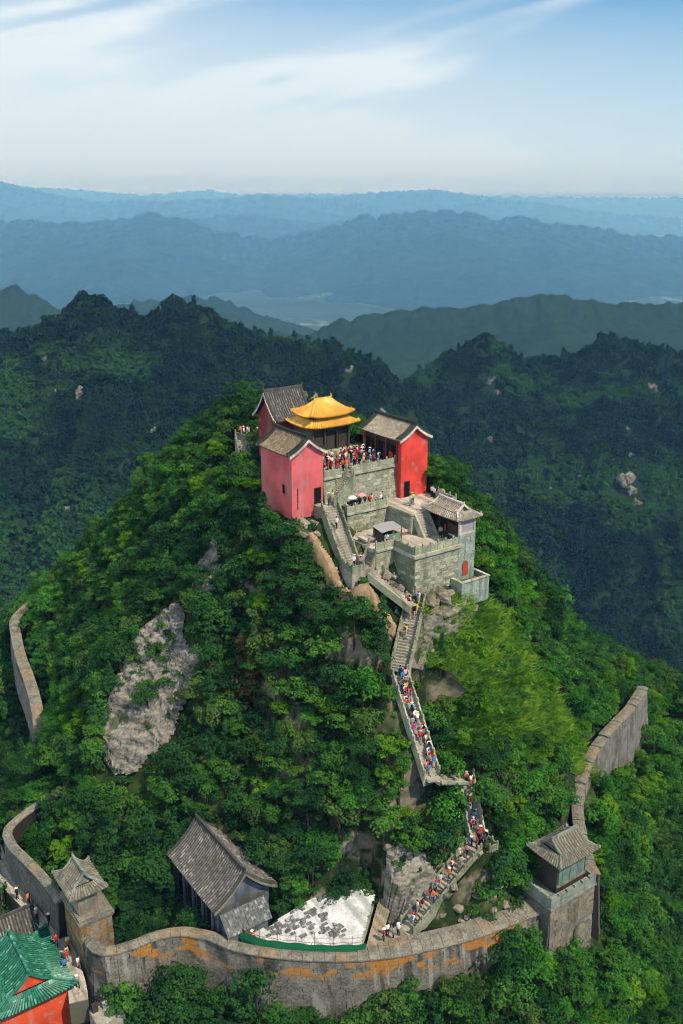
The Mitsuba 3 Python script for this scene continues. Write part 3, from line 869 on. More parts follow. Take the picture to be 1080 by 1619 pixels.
def flight(name, label, a, b_, width, n, mat='stone_step', group=None, rails=(True, True), base=1.2, rail_mat='stone_1', solid=True, side=None):
    """A straight flight from the top centre a to the bottom centre b_ (world): each step a piece."""
    a, b_ = np.array(a, float), np.array(b_, float)
    k = thing(name, label, 'stairs', group)
    h = b_[:2] - a[:2]
    run = np.linalg.norm(h)
    d = h / run
    s = np.array([-d[1], d[0]])
    rise = (a[2] - b_[2]) / n
    t = run / n
    g = np.random.default_rng(int(abs(a[0] * 100 + a[1] * 10)))
    for i in range(n):
        z = a[2] - (i + 1) * rise + rise * 0.15
        u0, u1 = t * i - 0.03, t * (i + 1)
        w = width / 2 + g.uniform(-0.03, 0.03)
        v = [[a[0] + d[0] * u + s[0] * q, a[1] + d[1] * u + s[1] * q, zz] for u in (u0, u1) for q in (-w, w) for zz in (z - rise - 0.12, z + g.uniform(-0.01, 0.01))]
        put('step', hexa(v), mat, k)
    w = width / 2
    v = [[a[0] + d[0] * u + s[0] * q, a[1] + d[1] * u + s[1] * q, zz] for u, zt in ((0, a[2]), (run, b_[2])) for q in (-w, w) for zz in (zt - base, zt - rise * 1.2 - 0.12)]
    put('base', hexa(v), 'joint', k)
    for sgn, on in zip((-1, 1), rails):
        q0 = sgn * (w + 0.17)
        v = [[a[0] + d[0] * u + s[0] * (q0 + e), a[1] + d[1] * u + s[1] * (q0 + e), zz] for u, zt in ((0, a[2]), (run, b_[2])) for e in (-0.15, 0.15) for zz in (zt - base, zt + 0.12)]
        put('stringer', hexa(v), rail_mat, k)
        if on:
            off = np.array([s[0] * q0, s[1] * q0, 0.12])
            parapet(k, [a + off, b_ + off], 0.62, 1.25, rail_mat, solid, True)
    return k


def shell(P, th=0.14):
    """A closed roof sheet under the grid P (n, m, 3)."""
    n, m = P.shape[:2]
    i, j = np.meshgrid(np.arange(n - 1), np.arange(m - 1), indexing='ij')
    a = (i * m + j).ravel()
    q = np.stack([a, a + 1, a + m + 1, a + m], 1)
    v = np.vstack([P.reshape(-1, 3), P.reshape(-1, 3) - [0, 0, th]])
    N = n * m
    f = [q, q[:, ::-1] + N]
    ring = np.concatenate([np.arange(m), (np.arange(1, n)) * m + m - 1, (n - 1) * m + np.arange(m - 2, -1, -1), np.arange(n - 2, 0, -1) * m])
    r2 = np.roll(ring, -1)
    f.append(np.stack([r2, ring, ring + N, r2 + N], 1))
    f = np.vstack(f)
    return trimesh.Trimesh(v, np.vstack([f[:, [0, 1, 2]], f[:, [0, 2, 3]]]), process=False)


def tile_rows(P, step=0.28, rad=0.075):
    """Round tile columns running down the grid P: first index along the eave, second index from ridge to eave."""
    w = np.linalg.norm(np.diff(P[:, -1], axis=0), axis=1).sum()
    k = max(2, int(w / step))
    out = []
    for u in (np.arange(k) + 0.5) / k:
        x = u * (P.shape[0] - 1)
        i = min(int(x), P.shape[0] - 2)
        c = P[i] * (1 - (x - i)) + P[i + 1] * (x - i)
        if np.linalg.norm(c[0] - c[-1]) < 0.3:
            continue
        c = c + [0, 0, 0.02]
        c[-1] = c[-1] + (c[-1] - c[-2]) / np.linalg.norm(c[-1] - c[-2]) * 0.06
        out.append(tube(c, rad, 5))
    return cat(out)


def sweep(s):
    """Drop of the sagging roof line: 0 at the ridge, 1 at the eave."""
    return s * 1.42 - 0.42 * s * s


def ridge_bar(a, b_, w=0.16, h=0.3, horn=0.0, n=6, sag=0.0):
    t = np.linspace(0, 1, n)
    p = np.outer(1 - t, a) + np.outer(t, b_)
    p[:, 2] -= sag * 4 * t * (1 - t)
    d = np.array(b_, float) - np.array(a, float)
    s = np.array([-d[1], d[0], 0])
    s = s / (np.linalg.norm(s) + 1e-9) * w / 2
    ms = []
    for q, r_ in zip(p[:-1], p[1:]):
        ms.append(hexa([[P[0] + s[0] * k, P[1] + s[1] * k, P[2] + z] for P in (q, r_) for k in (-1, 1) for z in (-0.1, h)]))
    return cat(ms)


def horn(p, d, s=0.5):
    """A ridge-end ornament: a thick fish tail curling up and inwards."""
    d = np.array([d[0], d[1], 0.0])
    d /= np.linalg.norm(d) + 1e-9
    p = np.array(p, float)
    c = [p - d * 0.1 * s, p + d * 0.15 * s + [0, 0, 0.5 * s], p + d * 0.05 * s + [0, 0, 1.0 * s], p - d * 0.35 * s + [0, 0, 1.3 * s]]
    return tube(c, [0.24 * s, 0.26 * s, 0.18 * s, 0.05 * s], 6)


def frame(axis, cu, cv):
    """Maps roof coordinates (u across, v along the ridge, z) to local r, b."""
    if axis == 'b':
        return lambda P: np.stack([cu + P[..., 0], cv + P[..., 1], P[..., 2]], -1)
    return lambda P: np.stack([cu + P[..., 1], cv - P[..., 0], P[..., 2]], -1)


def gable_roof(parent, axis, cu, cv, hu, hv, ze, zr, tile, ridge='ridge_grey', trim='white_trim', step=0.36, verge=0.34, rad=0.105, nose=0.55):
    """A double-pitched roof with sagging slopes, round tiles, a raised ridge with fish-tail ends and tiled verges."""
    M = frame(axis, cu, cv)
    rf = None
    for sgn in (-1, 1):
        s = np.linspace(0, 1, 8)
        v = np.linspace(-hv, hv, 12)
        S, V = np.meshgrid(s, v)
        lift = 0.12 * (np.abs(V) / hv) ** 4 * S
        P = np.stack([sgn * hu * S, V, zr - (zr - ze) * sweep(S) + lift], -1)
        P = M(P)
        m = loc(shell(P if sgn > 0 else P[::-1]))
        if rf is None:
            rf = put('roof', m, GAP_SHADE.get(tile, tile), parent, smooth=40)
        else:
            put('roof_slope', m, GAP_SHADE.get(tile, tile), rf, smooth=40)
        put('tile_rows', loc(tile_rows(P, step, rad)), tile, rf, smooth=50, kind='stuff')
        for e in (-1, 1):
            c = np.stack([sgn * hu * s, np.full(8, e * (hv - verge * 0.5)), zr - (zr - ze) * sweep(s) + 0.12 * s], -1)
            a = M(c)
            put('verge_ridge', loc(cat([ridge_bar(p, q, verge * 0.9, 0.2, n=2) for p, q in zip(a[:-1], a[1:])] + [tube([p + (q - p) * f + [0, 0, 0.16], p + (q - p) * f + [0, 0, 0.32]], 0.09, 5) for p, q in zip(a[:-1], a[1:]) for f in (0.25, 0.75)])), ridge, rf)
            c2 = c + [0, e * (verge * 0.5 + 0.06), -0.32]
            a = M(c2)
            put('gable_trim', loc(cat([ridge_bar(p, q, 0.07, 0.24, n=2) for p, q in zip(a[:-1], a[1:])])), trim, rf)
    A, B_ = M(np.array([[0, -hv, zr], [0, hv, zr]]))
    rb = put('ridge', loc(ridge_bar(A, B_, 0.26, 0.42, n=8, sag=0.06)), ridge, rf)
    for p, q in ((A, B_), (B_, A)):
        put('ridge_ornament', loc(horn(p + [0, 0, 0.32], (p - q)[:2], nose)), ridge, rf)
    return rf


def gable_wall(parent, axis, cu, cv, hu, hv, z0, ze, zr, mat, name='wall'):
    """The walls under a gable roof: a prism whose ends rise into the gables."""
    M = frame(axis, cu, cv)
    s = np.linspace(0, 1, 6)
    zt = lambda x: zr - (zr - ze) * sweep(np.abs(x)) - 0.2
    xs = np.concatenate([-s[::-1], s[1:]])
    poly = [(-1, None)] + [(x, zt(x)) for x in xs] + [(1, None)]
    n = len(poly)
    v = [[hu * x, y, z0 if z is None else z] for y in (-hv, hv) for x, z in poly]
    f = []
    for k in range(1, n - 1):
        f += [[0, k, k + 1], [n, n + k + 1, n + k]]
    for k in range(n):
        l = (k + 1) % n
        f += [[k, n + k, n + l], [k, n + l, l]]
    m = trimesh.Trimesh(M(np.array(v, float)), np.array(f), process=False)
    m.fix_normals()
    return put(name, loc(m), mat, parent)


def hip_roof(parent, name, axis, cu, cv, hu, hv, iu, iv, ze, zr, tile, ridge, lift=0.35, step=0.36, rad=0.105, curve=True, hips=True, orn=True):
    """Four sagging slopes from the inner rectangle (iu, iv) at zr down to the eave rectangle with upturned corners."""
    M = frame(axis, cu, cv)
    rf = None
    C = [(1, 1), (-1, 1), (-1, -1), (1, -1)]
    for q in range(4):
        (a0, b0), (a1, b1) = C[q], C[(q + 1) % 4]
        t = np.linspace(0, 1, 15)
        s = np.linspace(0, 1, 8)
        Tt, S = np.meshgrid(t, s, indexing='ij')
        eu, ev = hu * (a0 + (a1 - a0) * Tt), hv * (b0 + (b1 - b0) * Tt)
        nu, nv = iu * (a0 + (a1 - a0) * Tt), iv * (b0 + (b1 - b0) * Tt)
        cor = np.abs(Tt - 0.5) * 2
        up = lift * cor ** 3.5 * S ** 2
        out = 1 + 0.035 * cor ** 4 * S ** 2
        P = np.stack([(nu + (eu - nu) * S) * out, (nv + (ev - nv) * S) * out, zr - (zr - ze) * (sweep(S) if curve else S) + up], -1)
        P = M(P)
        m = loc(shell(P, 0.12))
        m.fix_normals()
        if rf is None:
            rf = put(name, m, GAP_SHADE.get(tile, tile), parent, smooth=40)
        else:
            put('roof_slope', m, GAP_SHADE.get(tile, tile), rf, smooth=40)
        put('tile_rows', loc(tile_rows(P, step, rad)), tile, rf, smooth=50, kind='stuff')
        if hips:
            c = P[0]
            put('hip_ridge', loc(cat([ridge_bar(x, y, 0.17, 0.19, n=2) for x, y in zip(c[:-1], c[1:])] + ([horn(c[-2] + [0, 0, 0.1], (c[-1] - c[0])[:2], 0.28)] if orn else []))), ridge, rf)
    return rf, M


def xieshan(parent, axis, cu, cv, hu, hv, ze, zs, zr, tile, ridge='ridge_grey', gable='ridge_grey', step=0.36, rad=0.105, inset=0.62, vend=0.9, lift=0.4, nose=0.5, trim='ridge_grey'):
    """A hip-and-gable roof: a hipped skirt and above it a gabled roof."""
    rf, M = hip_roof(parent, 'roof', axis, cu, cv, hu, hv, hu * inset, hv - vend, ze, zs, tile, ridge, lift, step, rad, curve=False)
    iu, iv = hu * inset, hv - vend
    for sgn in (-1, 1):
        s = np.linspace(0, 1, 7)
        v = np.linspace(-iv, iv, 10)
        S, V = np.meshgrid(s, v)
        P = M(np.stack([sgn * (iu + 0.1) * S, V, zr - (zr - zs + 0.0) * sweep(S) + 0.05], -1))
        m = loc(shell(P if sgn > 0 else P[::-1], 0.1))
        put('upper_slope', m, GAP_SHADE.get(tile, tile), rf, smooth=40)
        put('tile_rows', loc(tile_rows(P, step, rad)), tile, rf, smooth=50, kind='stuff')
        for e in (-1, 1):
            c = np.stack([sgn * iu * s, np.full(7, e * (iv - 0.1)), zr - (zr - zs) * sweep(s) + 0.08], -1)
            a = M(c)
            put('verge_ridge', loc(cat([ridge_bar(p, q, 0.22, 0.2, n=2) for p, q in zip(a[:-1], a[1:])])), ridge, rf)
    for e in (-1, 1):
        s = np.linspace(-1, 1, 9)
        y = e * (iv - 0.3)
        top = M(np.stack([iu * s, np.full(9, y), zr - (zr - zs) * sweep(np.abs(s)) - 0.06], -1))
        bot = M(np.stack([iu * s, np.full(9, y), np.full(9, zs - 0.1)], -1))
        v = np.vstack([top, bot])
        f = [[i, i + 1, 10 + i] for i in range(8)] + [[i, 10 + i, 9 + i] for i in range(8)]
        m1 = trimesh.Trimesh(v, np.array(f), process=False)
        put('gable_panel', loc(m1), gable, rf)
    A, B_ = M(np.array([[0, -iv, zr], [0, iv, zr]]))
    put('ridge', loc(ridge_bar(A, B_, 0.22, 0.34, n=6, sag=0.05)), ridge, rf)
    for p, q in ((A, B_), (B_, A)):
        put('ridge_ornament', loc(horn(p + [0, 0, 0.28], (p - q)[:2], nose)), ridge, rf)
    return rf
# ------------------------------------------------------------------ the terraces of the summit
put('summit_pavement', loc(box(-4.8, 6.5, -2.85, 10.0, -0.4, 0.0)), 'paving', kind='structure', label='stone paving of the upper terrace')
put('lower_pavement', loc(cat([box(-2.75, 3.62, -5.2, -2.5, -4.9, -4.4), box(3.62, 11.2, -9.85, -2.5, -4.9, -4.4)])), 'paving', kind='structure', label='stone paving of the middle terrace')
put('court_pavement', loc(cat([box(-3.3, 9.3, -12.0, -5.0, -7.6, -7.1), box(-0.55, 6.75, -15.95, -12.0, -7.6, -7.1)])), 'paving', kind='structure', label='stone paving of the lowest terrace')

w = thing('terrace_wall', 'tall coursed stone wall below the crowded upper terrace', 'wall')
slab('core', w, -4.75, 6.6, -2.75, -2.2, -5.2, -0.02, 'joint')
block_face(w, (-4.75, -2.80), (6.62, -2.80), -4.6, -0.25, 0.40, 0.95, 0.55, seed=2)
put('coping', loc(cat([box(-4.75, -2.1, -3.08, -2.6, -0.24, 0.04), box(-0.5, 6.7, -3.08, -2.6, -0.24, 0.04)])), 'stone_2', w)
w = thing('parapet', 'stone parapet along the edge of the crowded upper terrace', 'parapet')
parapet(w, [W((-0.4, -2.85, 0.04)) @ ROT, (6.5, -2.85, 0.04)], 0.8)
parapet(w, [(-4.6, -2.85, 0.04), (-2.15, -2.85, 0.04)], 0.8)

w = thing('terrace_wall', 'coursed stone wall below the middle terrace behind the dark canopy', 'wall')
slab('core', w, -2.72, 3.6, -5.18, -4.7, -7.8, -4.42, 'joint')
slab('core', w, 3.66, 11.15, -9.82, -9.4, -7.8, -4.42, 'joint')
slab('core', w, 3.66, 4.1, -9.4, -5.0, -7.8, -4.42, 'joint')
block_face(w, (-2.75, -5.22), (3.64, -5.22), -7.4, -4.62, 0.40, 0.9, 0.12, seed=3)
block_face(w, (3.62, -5.22), (3.62, -9.88), -7.4, -4.62, 0.40, 0.9, 0.1, seed=4)
block_face(w, (3.62, -9.88), (11.2, -9.88), -7.4, -4.62, 0.40, 0.9, 0.1, seed=5)
block_face(w, (-2.76, -3.0), (-2.76, -5.22), -7.4, -4.62, 0.40, 0.9, 0.1, seed=6)
put('coping', loc(cat([box(-2.9, 3.5, -5.42, -5.0, -4.6, -4.36), box(3.5, 3.9, -10.05, -5.0, -4.6, -4.357), box(3.9, 4.15, -10.05, -9.6, -4.6, -4.36), box(6.45, 11.3, -10.05, -9.6, -4.6, -4.36)])), 'stone_2', w)
w = thing('parapet', 'stone parapet of the middle terrace where people stand under two sun umbrellas', 'parapet')
parapet(w, [(-2.75, -5.22, -4.36), (3.4, -5.22, -4.36)], 0.8)
parapet(w, [(-2.75, -3.3, -4.36), (-2.75, -5.0, -4.36)], 0.8, 1.0)
w = thing('parapet', 'open stone railing of the middle terrace behind the brick watchtower', 'parapet')
parapet(w, [(6.6, -9.8, -4.36), (11.1, -9.8, -4.36), (11.1, -5.2, -4.36)], 0.85, 1.3, solid=False)

w = thing('bastion', 'pale stone bastion in front of the brick watchtower', 'bastion')
slab('core', w, -0.5, 6.7, -15.85, -11.5, -12.4, -7.2, 'joint')
block_face(w, (-0.55, -15.95), (6.72, -15.95), -12.2, -7.5, 0.42, 1.0, 0.10, seed=7)
block_face(w, (-0.56, -11.9), (-0.56, -15.95), -12.2, -7.5, 0.42, 1.0, 0.10, seed=8, mats=('stone_1', 'stone_1', 'stone_0'))
put('coping', loc(cat([box(-0.78, 6.72, -16.2, -15.6, -7.49, -7.06), box(-0.78, -0.3, -15.6, -11.6, -7.49, -7.063)])), 'stone_2', w)
w = thing('parapet', 'stone parapet round the top of the pale bastion', 'parapet')
parapet(w, [(-0.5, -11.9, -7.06), (-0.5, -15.9, -7.06), (6.6, -15.9, -7.06)], 0.85, 1.25)
w = thing('terrace_wall', 'low stone wall between the stair landing and the pale bastion', 'wall')
slab('core', w, -3.3, -0.5, -11.95, -11.4, -10.4, -7.2, 'joint')
block_face(w, (-3.35, -11.98), (-0.55, -11.98), -9.9, -7.3, 0.42, 0.9, 0.1, seed=9)
put('coping', loc(box(-3.4, -0.6, -12.2, -11.7, -7.29, -7.06)), 'stone_2', w)
parapet(w, [(-3.3, -11.95, -7.06), (-0.7, -11.95, -7.06)], 0.85, 1.25)

# stairs between the terraces
flight('stone_stair', 'narrow stone stair climbing across the tall terrace wall', W((-1.3, -3.75, 0)), W((-4.3, -3.75, -3.2)), 1.25, 15, group=None, rails=(True, True), base=1.3, rail_mat='stone_1', solid=False)
flight('stone_stair', 'pale stone stair beside the brick watchtower', W((5.3, -9.9, -4.4)), W((5.3, -12.0, -7.1)), 1.7, 9, rails=(False, False), base=1.4, rail_mat='stone_2')
slab_l = thing('stair_landing', 'stone landing outside the door of the pink house', 'landing')
slab('slab', slab_l, -6.2, -3.7, -4.5, -2.9, -5.6, -3.2, 'stone_step')
flight('stone_stair', 'long steep stone stair from the pink house down to the landing', W((-4.9, -4.5, -3.2)), W((-5.6, -10.0, -9.1)), 1.9, 22, base=1.3, rail_mat='stone_1')
slab_l = thing('stair_landing', 'stone landing at the foot of the long steep stair', 'landing')
slab('slab', slab_l, -6.9, -3.9, -12.1, -10.05, -11.2, -9.1, 'stone_step')
parapet(slab_l, [(-6.8, -10.1, -9.1), (-6.8, -12.0, -9.1), (-5.2, -12.0, -9.1)], 0.75, 1.1, 'stone_1')
flight('stone_stair', 'short stone stair from the landing up to the dark canopy', W((-3.1, -11.0, -7.1)), W((-4.0, -11.0, -9.1)), 1.3, 6, rails=(True, False), base=1.4, rail_mat='stone_1')
flight('stone_stair', 'broad worn stair descending below the pale bastion', W((-4.3, -12.2, -9.15)), W((-0.9, -16.2, -12.9)), 2.5, 16, rails=(False, True), base=0.9, rail_mat='stone_1', solid=False)

# ------------------------------------------------------------------ the halls
h = thing('red_house', 'pink-fronted gabled house with a mossy brown roof at the left terrace corner', 'house')
gable_wall(h, 'b', -7.1, 0.75, 2.3, 3.65, -4.6, 3.75, 5.3, 'red_faded')
gable_roof(h, 'b', -7.1, 0.75, 2.75, 3.95, 3.55, 5.45, 'tile_moss', 'ridge_dark', nose=0.35, verge=0.85)


def opening(parent, name, axis, x0, x1, y, z0, z1, out=-1, mat='interior', frame_mat='dark_wood', arch=False):
    """A door or window on a wall facing -b (axis 'b') or -r (axis 'r'): a recess box, a frame and a sill."""
    f = 0.09

    def bx(a0, a1, d0, d1, c0, c1):
        if axis == 'b':
            return box(a0, a1, y + min(out * d0, out * d1), y + max(out * d0, out * d1), c0, c1)
        return box(y + min(out * d0, out * d1), y + max(out * d0, out * d1), a0, a1, c0, c1)
    k = put(name, loc(bx(x0, x1, -0.5, 0.012, z0, z1)), mat, parent)
    put('frame', loc(cat([bx(x0 - f, x0, -0.1, 0.05, z0, z1), bx(x1, x1 + f, -0.1, 0.05, z0, z1), bx(x0 - f, x1 + f, -0.1, 0.06, z1, z1 + f)])), frame_mat, k)
    put('sill', loc(bx(x0 - 0.15, x1 + 0.15, -0.1, 0.14, z0 - 0.09, z0)), 'stone_step', k)
    return k


opening(h, 'door', 'b', -6.1, -5.25, -2.9, -3.1, -1.1)
opening(h, 'window', 'r', -1.2, -0.85, -9.4, -1.6, -0.5)
put('drain_pipe', loc(tube([(-8.6, -2.96, -0.6), (-8.6, -2.96, -3.3)], 0.05)), 'red_dark', h)
put('corner_edge', loc(box(-9.42, -9.3, -2.93, -2.8, -4.2, 3.7)), 'red_faded', h)

h = thing('red_house', 'bright red gabled house with a pale grey roof at the right terrace corner', 'house')
gable_wall(h, 'b', 8.85, 0.2, 2.2, 4.2, -5.2, 3.6, 5.05, 'red_bright')
gable_roof(h, 'b', 8.85, 0.2, 2.7, 4.5, 3.4, 5.2, 'tile_pale', 'ridge_dark', nose=0.35, verge=0.95)
opening(h, 'door', 'b', 7.25, 8.05, -4.0, -4.4, -2.3)
slab('wooden_front', h, 6.60, 6.72, -3.3, 3.9, 0.0, 3.3, 'dark_wood')
for i in range(5):
    y0 = -3.0 + i * 1.4
    slab('lattice_door', h, 6.55, 6.599, y0, y0 + 1.1, 0.1, 2.5, 'interior')
for i in range(4):
    put('column', loc(tube([(6.5, -3.2 + i * 2.3, 0.0), (6.5, -3.2 + i * 2.3, 3.3)], 0.12, 8)), 'red_dark', h)
slab('notice_board', h, 6.2, 6.28, -2.7, -1.9, 0.5, 1.6, 'red_door')

h = thing('rear_hall', 'large grey tiled hall with a dark red gable behind the golden hall', 'hall')
gable_wall(h, 'r', -0.2, 13.8, 2.5, 2.6, -1.5, 4.6, 7.6, 'red_dark')
gable_roof(h, 'r', -0.2, 13.8, 3.1, 3.1, 4.3, 7.9, 'tile_grey', nose=0.45)
for i in range(4):
    slab('lattice_door', h, -2.2 + i * 1.1, -1.25 + i * 1.1, 11.22, 11.3, 0.2, 3.0, 'dark_wood')

g_ = thing('golden_hall', 'small gilded bronze hall with two tiers of golden roofs', 'hall')
slab('platform', g_, -2.0, 6.0, 4.3, 10.4, -0.3, 0.9, 'stone_0')
slab('wall', g_, -0.9, 4.9, 5.5, 9.4, 0.9, 4.7, 'bronze')
for i in range(4):
    for y in (5.3, 9.6):
        put('column', loc(tube([(-0.9 + i * 1.93, y, 0.9), (-0.9 + i * 1.93, y, 4.4)], 0.16, 8)), 'bronze', g_)
for i in range(3):
    slab('door_leaf', g_, -0.55 + i * 1.93, 0.65 + i * 1.93, 5.40, 5.48, 0.95, 3.5, 'dark_wood')
lr_, _ = hip_roof(g_, 'lower_roof', 'r', 2.05, 7.3, 2.9, 3.9, 1.7, 2.85, 4.30, 5.15, 'tile_gold', 'tile_gold', lift=0.28)
slab('bracket_tier', g_, -0.35, 4.45, 5.75, 8.95, 4.9, 5.75, 'bronze')
ur_, M_ = hip_roof(g_, 'upper_roof', 'r', 2.05, 7.3, 2.4, 3.4, 0.06, 1.3, 5.55, 7.4, 'tile_gold', 'tile_gold', lift=0.42)
put('ridge', loc(ridge_bar(np.array([0.72, 7.3, 7.35]), np.array([3.38, 7.3, 7.35]), 0.2, 0.32, n=6)), 'tile_gold', ur_)
for x, d in ((0.72, (-1, 0)), (3.38, (1, 0))):
    put('ridge_ornament', loc(horn(np.array([x, 7.3, 7.6]), d, 0.42)), 'tile_gold', ur_)

# ------------------------------------------------------------------ watchtower, annex, canopy
t = thing('watchtower', 'blue-grey brick watchtower with an open dark pavilion and an arched red door', 'tower')
slab('core', t, 6.4, 8.8, -15.9, -10.0, -13.5, -7.1, 'joint')
block_face(t, (6.32, -16.0), (8.92, -16.0), -13.4, -5.95, 0.36, 0.75, 0.02, mats=('tower_brick',), name='brick', seed=12, depth=0.12)
block_face(t, (8.92, -16.0), (8.92, -9.9), -13.4, -7.1, 0.36, 0.75, 0.02, mats=('tower_brick',), name='brick', seed=13, depth=0.12)
slab('front_wall', t, 6.42, 8.82, -15.9, -15.6, -7.1, -4.1, 'white_trim')
slab('grey_panel', t, 6.62, 8.66, -15.93, -15.88, -5.7, -4.35, 'panel_grey')
put('panel_frame', loc(cat([box(6.32, 6.6, -16.0, -15.86, -5.9, -4.0), box(8.68, 8.92, -16.0, -15.86, -5.9, -4.0), box(6.32, 8.92, -16.04, -15.86, -5.98, -5.72)])), 'white_trim', t)
slab('back_wall', t, 8.5, 8.85, -15.55, -10.0, -7.1, -4.1, 'dark_wood')
slab('back_wall', t, 6.5, 8.45, -10.3, -10.0, -7.1, -4.1, 'dark_wood')
for y in (-15.4, -13.7, -12.0, -10.25):
    put('column', loc(tube([(6.55, y, -7.1), (6.55, y, -4.0)], 0.11, 8)), 'dark_wood', t)
slab('bench_rail', t, 6.5, 6.6, -15.3, -13.8, -6.5, -6.3, 'panel_grey')
slab('side_panel', t, 6.6, 6.66, -15.3, -13.8, -6.3, -5.0, 'dark_wood')
xieshan(t, 'b', 7.6, -12.9, 1.95, 3.45, -4.0, -3.35, -2.55, 'tile_pale', 'white_trim', 'tile_pale', inset=0.55, vend=1.1, lift=0.18, nose=0.22)


def arch_poly(x0, x1, z0, zs, n=8):
    c, q = (x0 + x1) / 2, (x1 - x0) / 2
    return [(x0, z0), (x1, z0)] + [(c + q * math.cos(a), zs + q * math.sin(a)) for a in np.linspace(0, math.pi, n)]


def arch(parent, name, x0, x1, y, z0, zs, d, mat):
    m = prism(arch_poly(x0, x1, z0, zs), 0, d)
    v = m.vertices.copy()
    m.vertices = np.stack([v[:, 0], y - v[:, 2], v[:, 1]], 1)
    m.fix_normals()
    return put(name, loc(m), mat, parent)


dk = arch(t, 'door', 7.05, 7.8, -15.9, -11.35, -9.95, 0.2, 'red_door')
arch(t, 'door_arch', 6.93, 7.92, -15.9, -11.35, -9.95, 0.175, 'joint')
a_ = thing('walled_annex', 'low blue-grey walled yard with rubble at the foot of the watchtower', 'annex')
slab('wall', a_, 5.2, 9.7, -18.0, -17.75, -14.5, -11.35, 'tower_brick')
slab('wall', a_, 5.2, 5.45, -17.75, -16.0, -14.5, -11.35, 'tower_brick')
slab('wall', a_, 9.45, 9.7, -17.75, -14.5, -14.5, -11.35, 'tower_brick')
slab('yard_floor', a_, 5.45, 9.45, -17.75, -16.0, -14.4, -11.9, 'joint')
block_face(a_, (5.2, -18.0), (9.72, -18.0), -14.3, -11.45, 0.36, 0.75, 0.02, mats=('tower_brick',), name='brick', seed=14, depth=0.08)
slab('coping', a_, 5.1, 9.8, -18.12, -17.7, -11.34, -11.22, 'stone_2')
put('coping', loc(cat([box(5.1, 5.5, -17.69, -16.1, -11.34, -11.22), box(9.4, 9.8, -17.69, -14.5, -11.34, -11.22)])), 'stone_2', a_)

c_ = thing('canopy_stall', 'dark stall under a grey sheet canopy beside the low stone bench', 'stall')
m = np.linspace(0, 1, 7)
U, V = np.meshgrid(np.linspace(-1.55, 1.75, 7), m, indexing='ij')
P = np.stack([U, -10.75 + 2.0 * V, -5.55 + 0.35 * V + 0.12 * np.cos(U * 0.9)], -1)
put('canopy_roof', loc(shell(P, 0.06)), 'panel_grey', c_, smooth=40)
for x, y in ((-1.4, -10.6), (1.6, -10.6), (-1.4, -8.9), (1.6, -8.9)):
    put('post', loc(tube([(x, y, -7.1), (x, y, -5.45)], 0.06, 6)), 'dark_wood', c_)
slab('back_panel', c_, -1.4, 1.6, -8.95, -8.85, -7.1, -5.3, 'dark_wood')
slab('side_panel', c_, -1.46, -1.38, -10.6, -9.0, -7.1, -5.6, 'dark_wood')
slab('counter', c_, -0.9, 1.5, -10.5, -10.1, -7.1, -6.2, 'teal_board')
b_ = thing('stone_bench', 'low beige stone bench beside the dark canopy stall', 'bench')
slab('seat', b_, -3.1, -1.55, -9.6, -7.9, -6.75, -6.5, 'paving')
slab('block', b_, -3.0, -1.65, -9.5, -8.0, -7.1, -6.75, 'coping')
b_ = thing('stone_bench', 'long flat stone shelf between the stall and the pale stair', 'bench')
slab('seat', b_, 1.9, 4.1, -9.7, -8.5, -6.7, -6.45, 'paving')
slab('block', b_, 2.0, 4.0, -9.6, -8.6, -7.1, -6.7, 'coping')

# ------------------------------------------------------------------ the fortress wall and what stands inside it


def smooth_path(pts, step=1.15):
    p = np.array(pts, float)
    s = np.concatenate([[0], np.cumsum(np.linalg.norm(np.diff(p[:, :2], axis=0), axis=1))])
    from scipy.interpolate import PchipInterpolator
    n = max(2, int(round(s[-1] / step)))
    u = np.linspace(0, s[-1], n + 1)
    return np.stack([PchipInterpolator(s, p[:, k])(u) for k in range(p.shape[1])], 1)


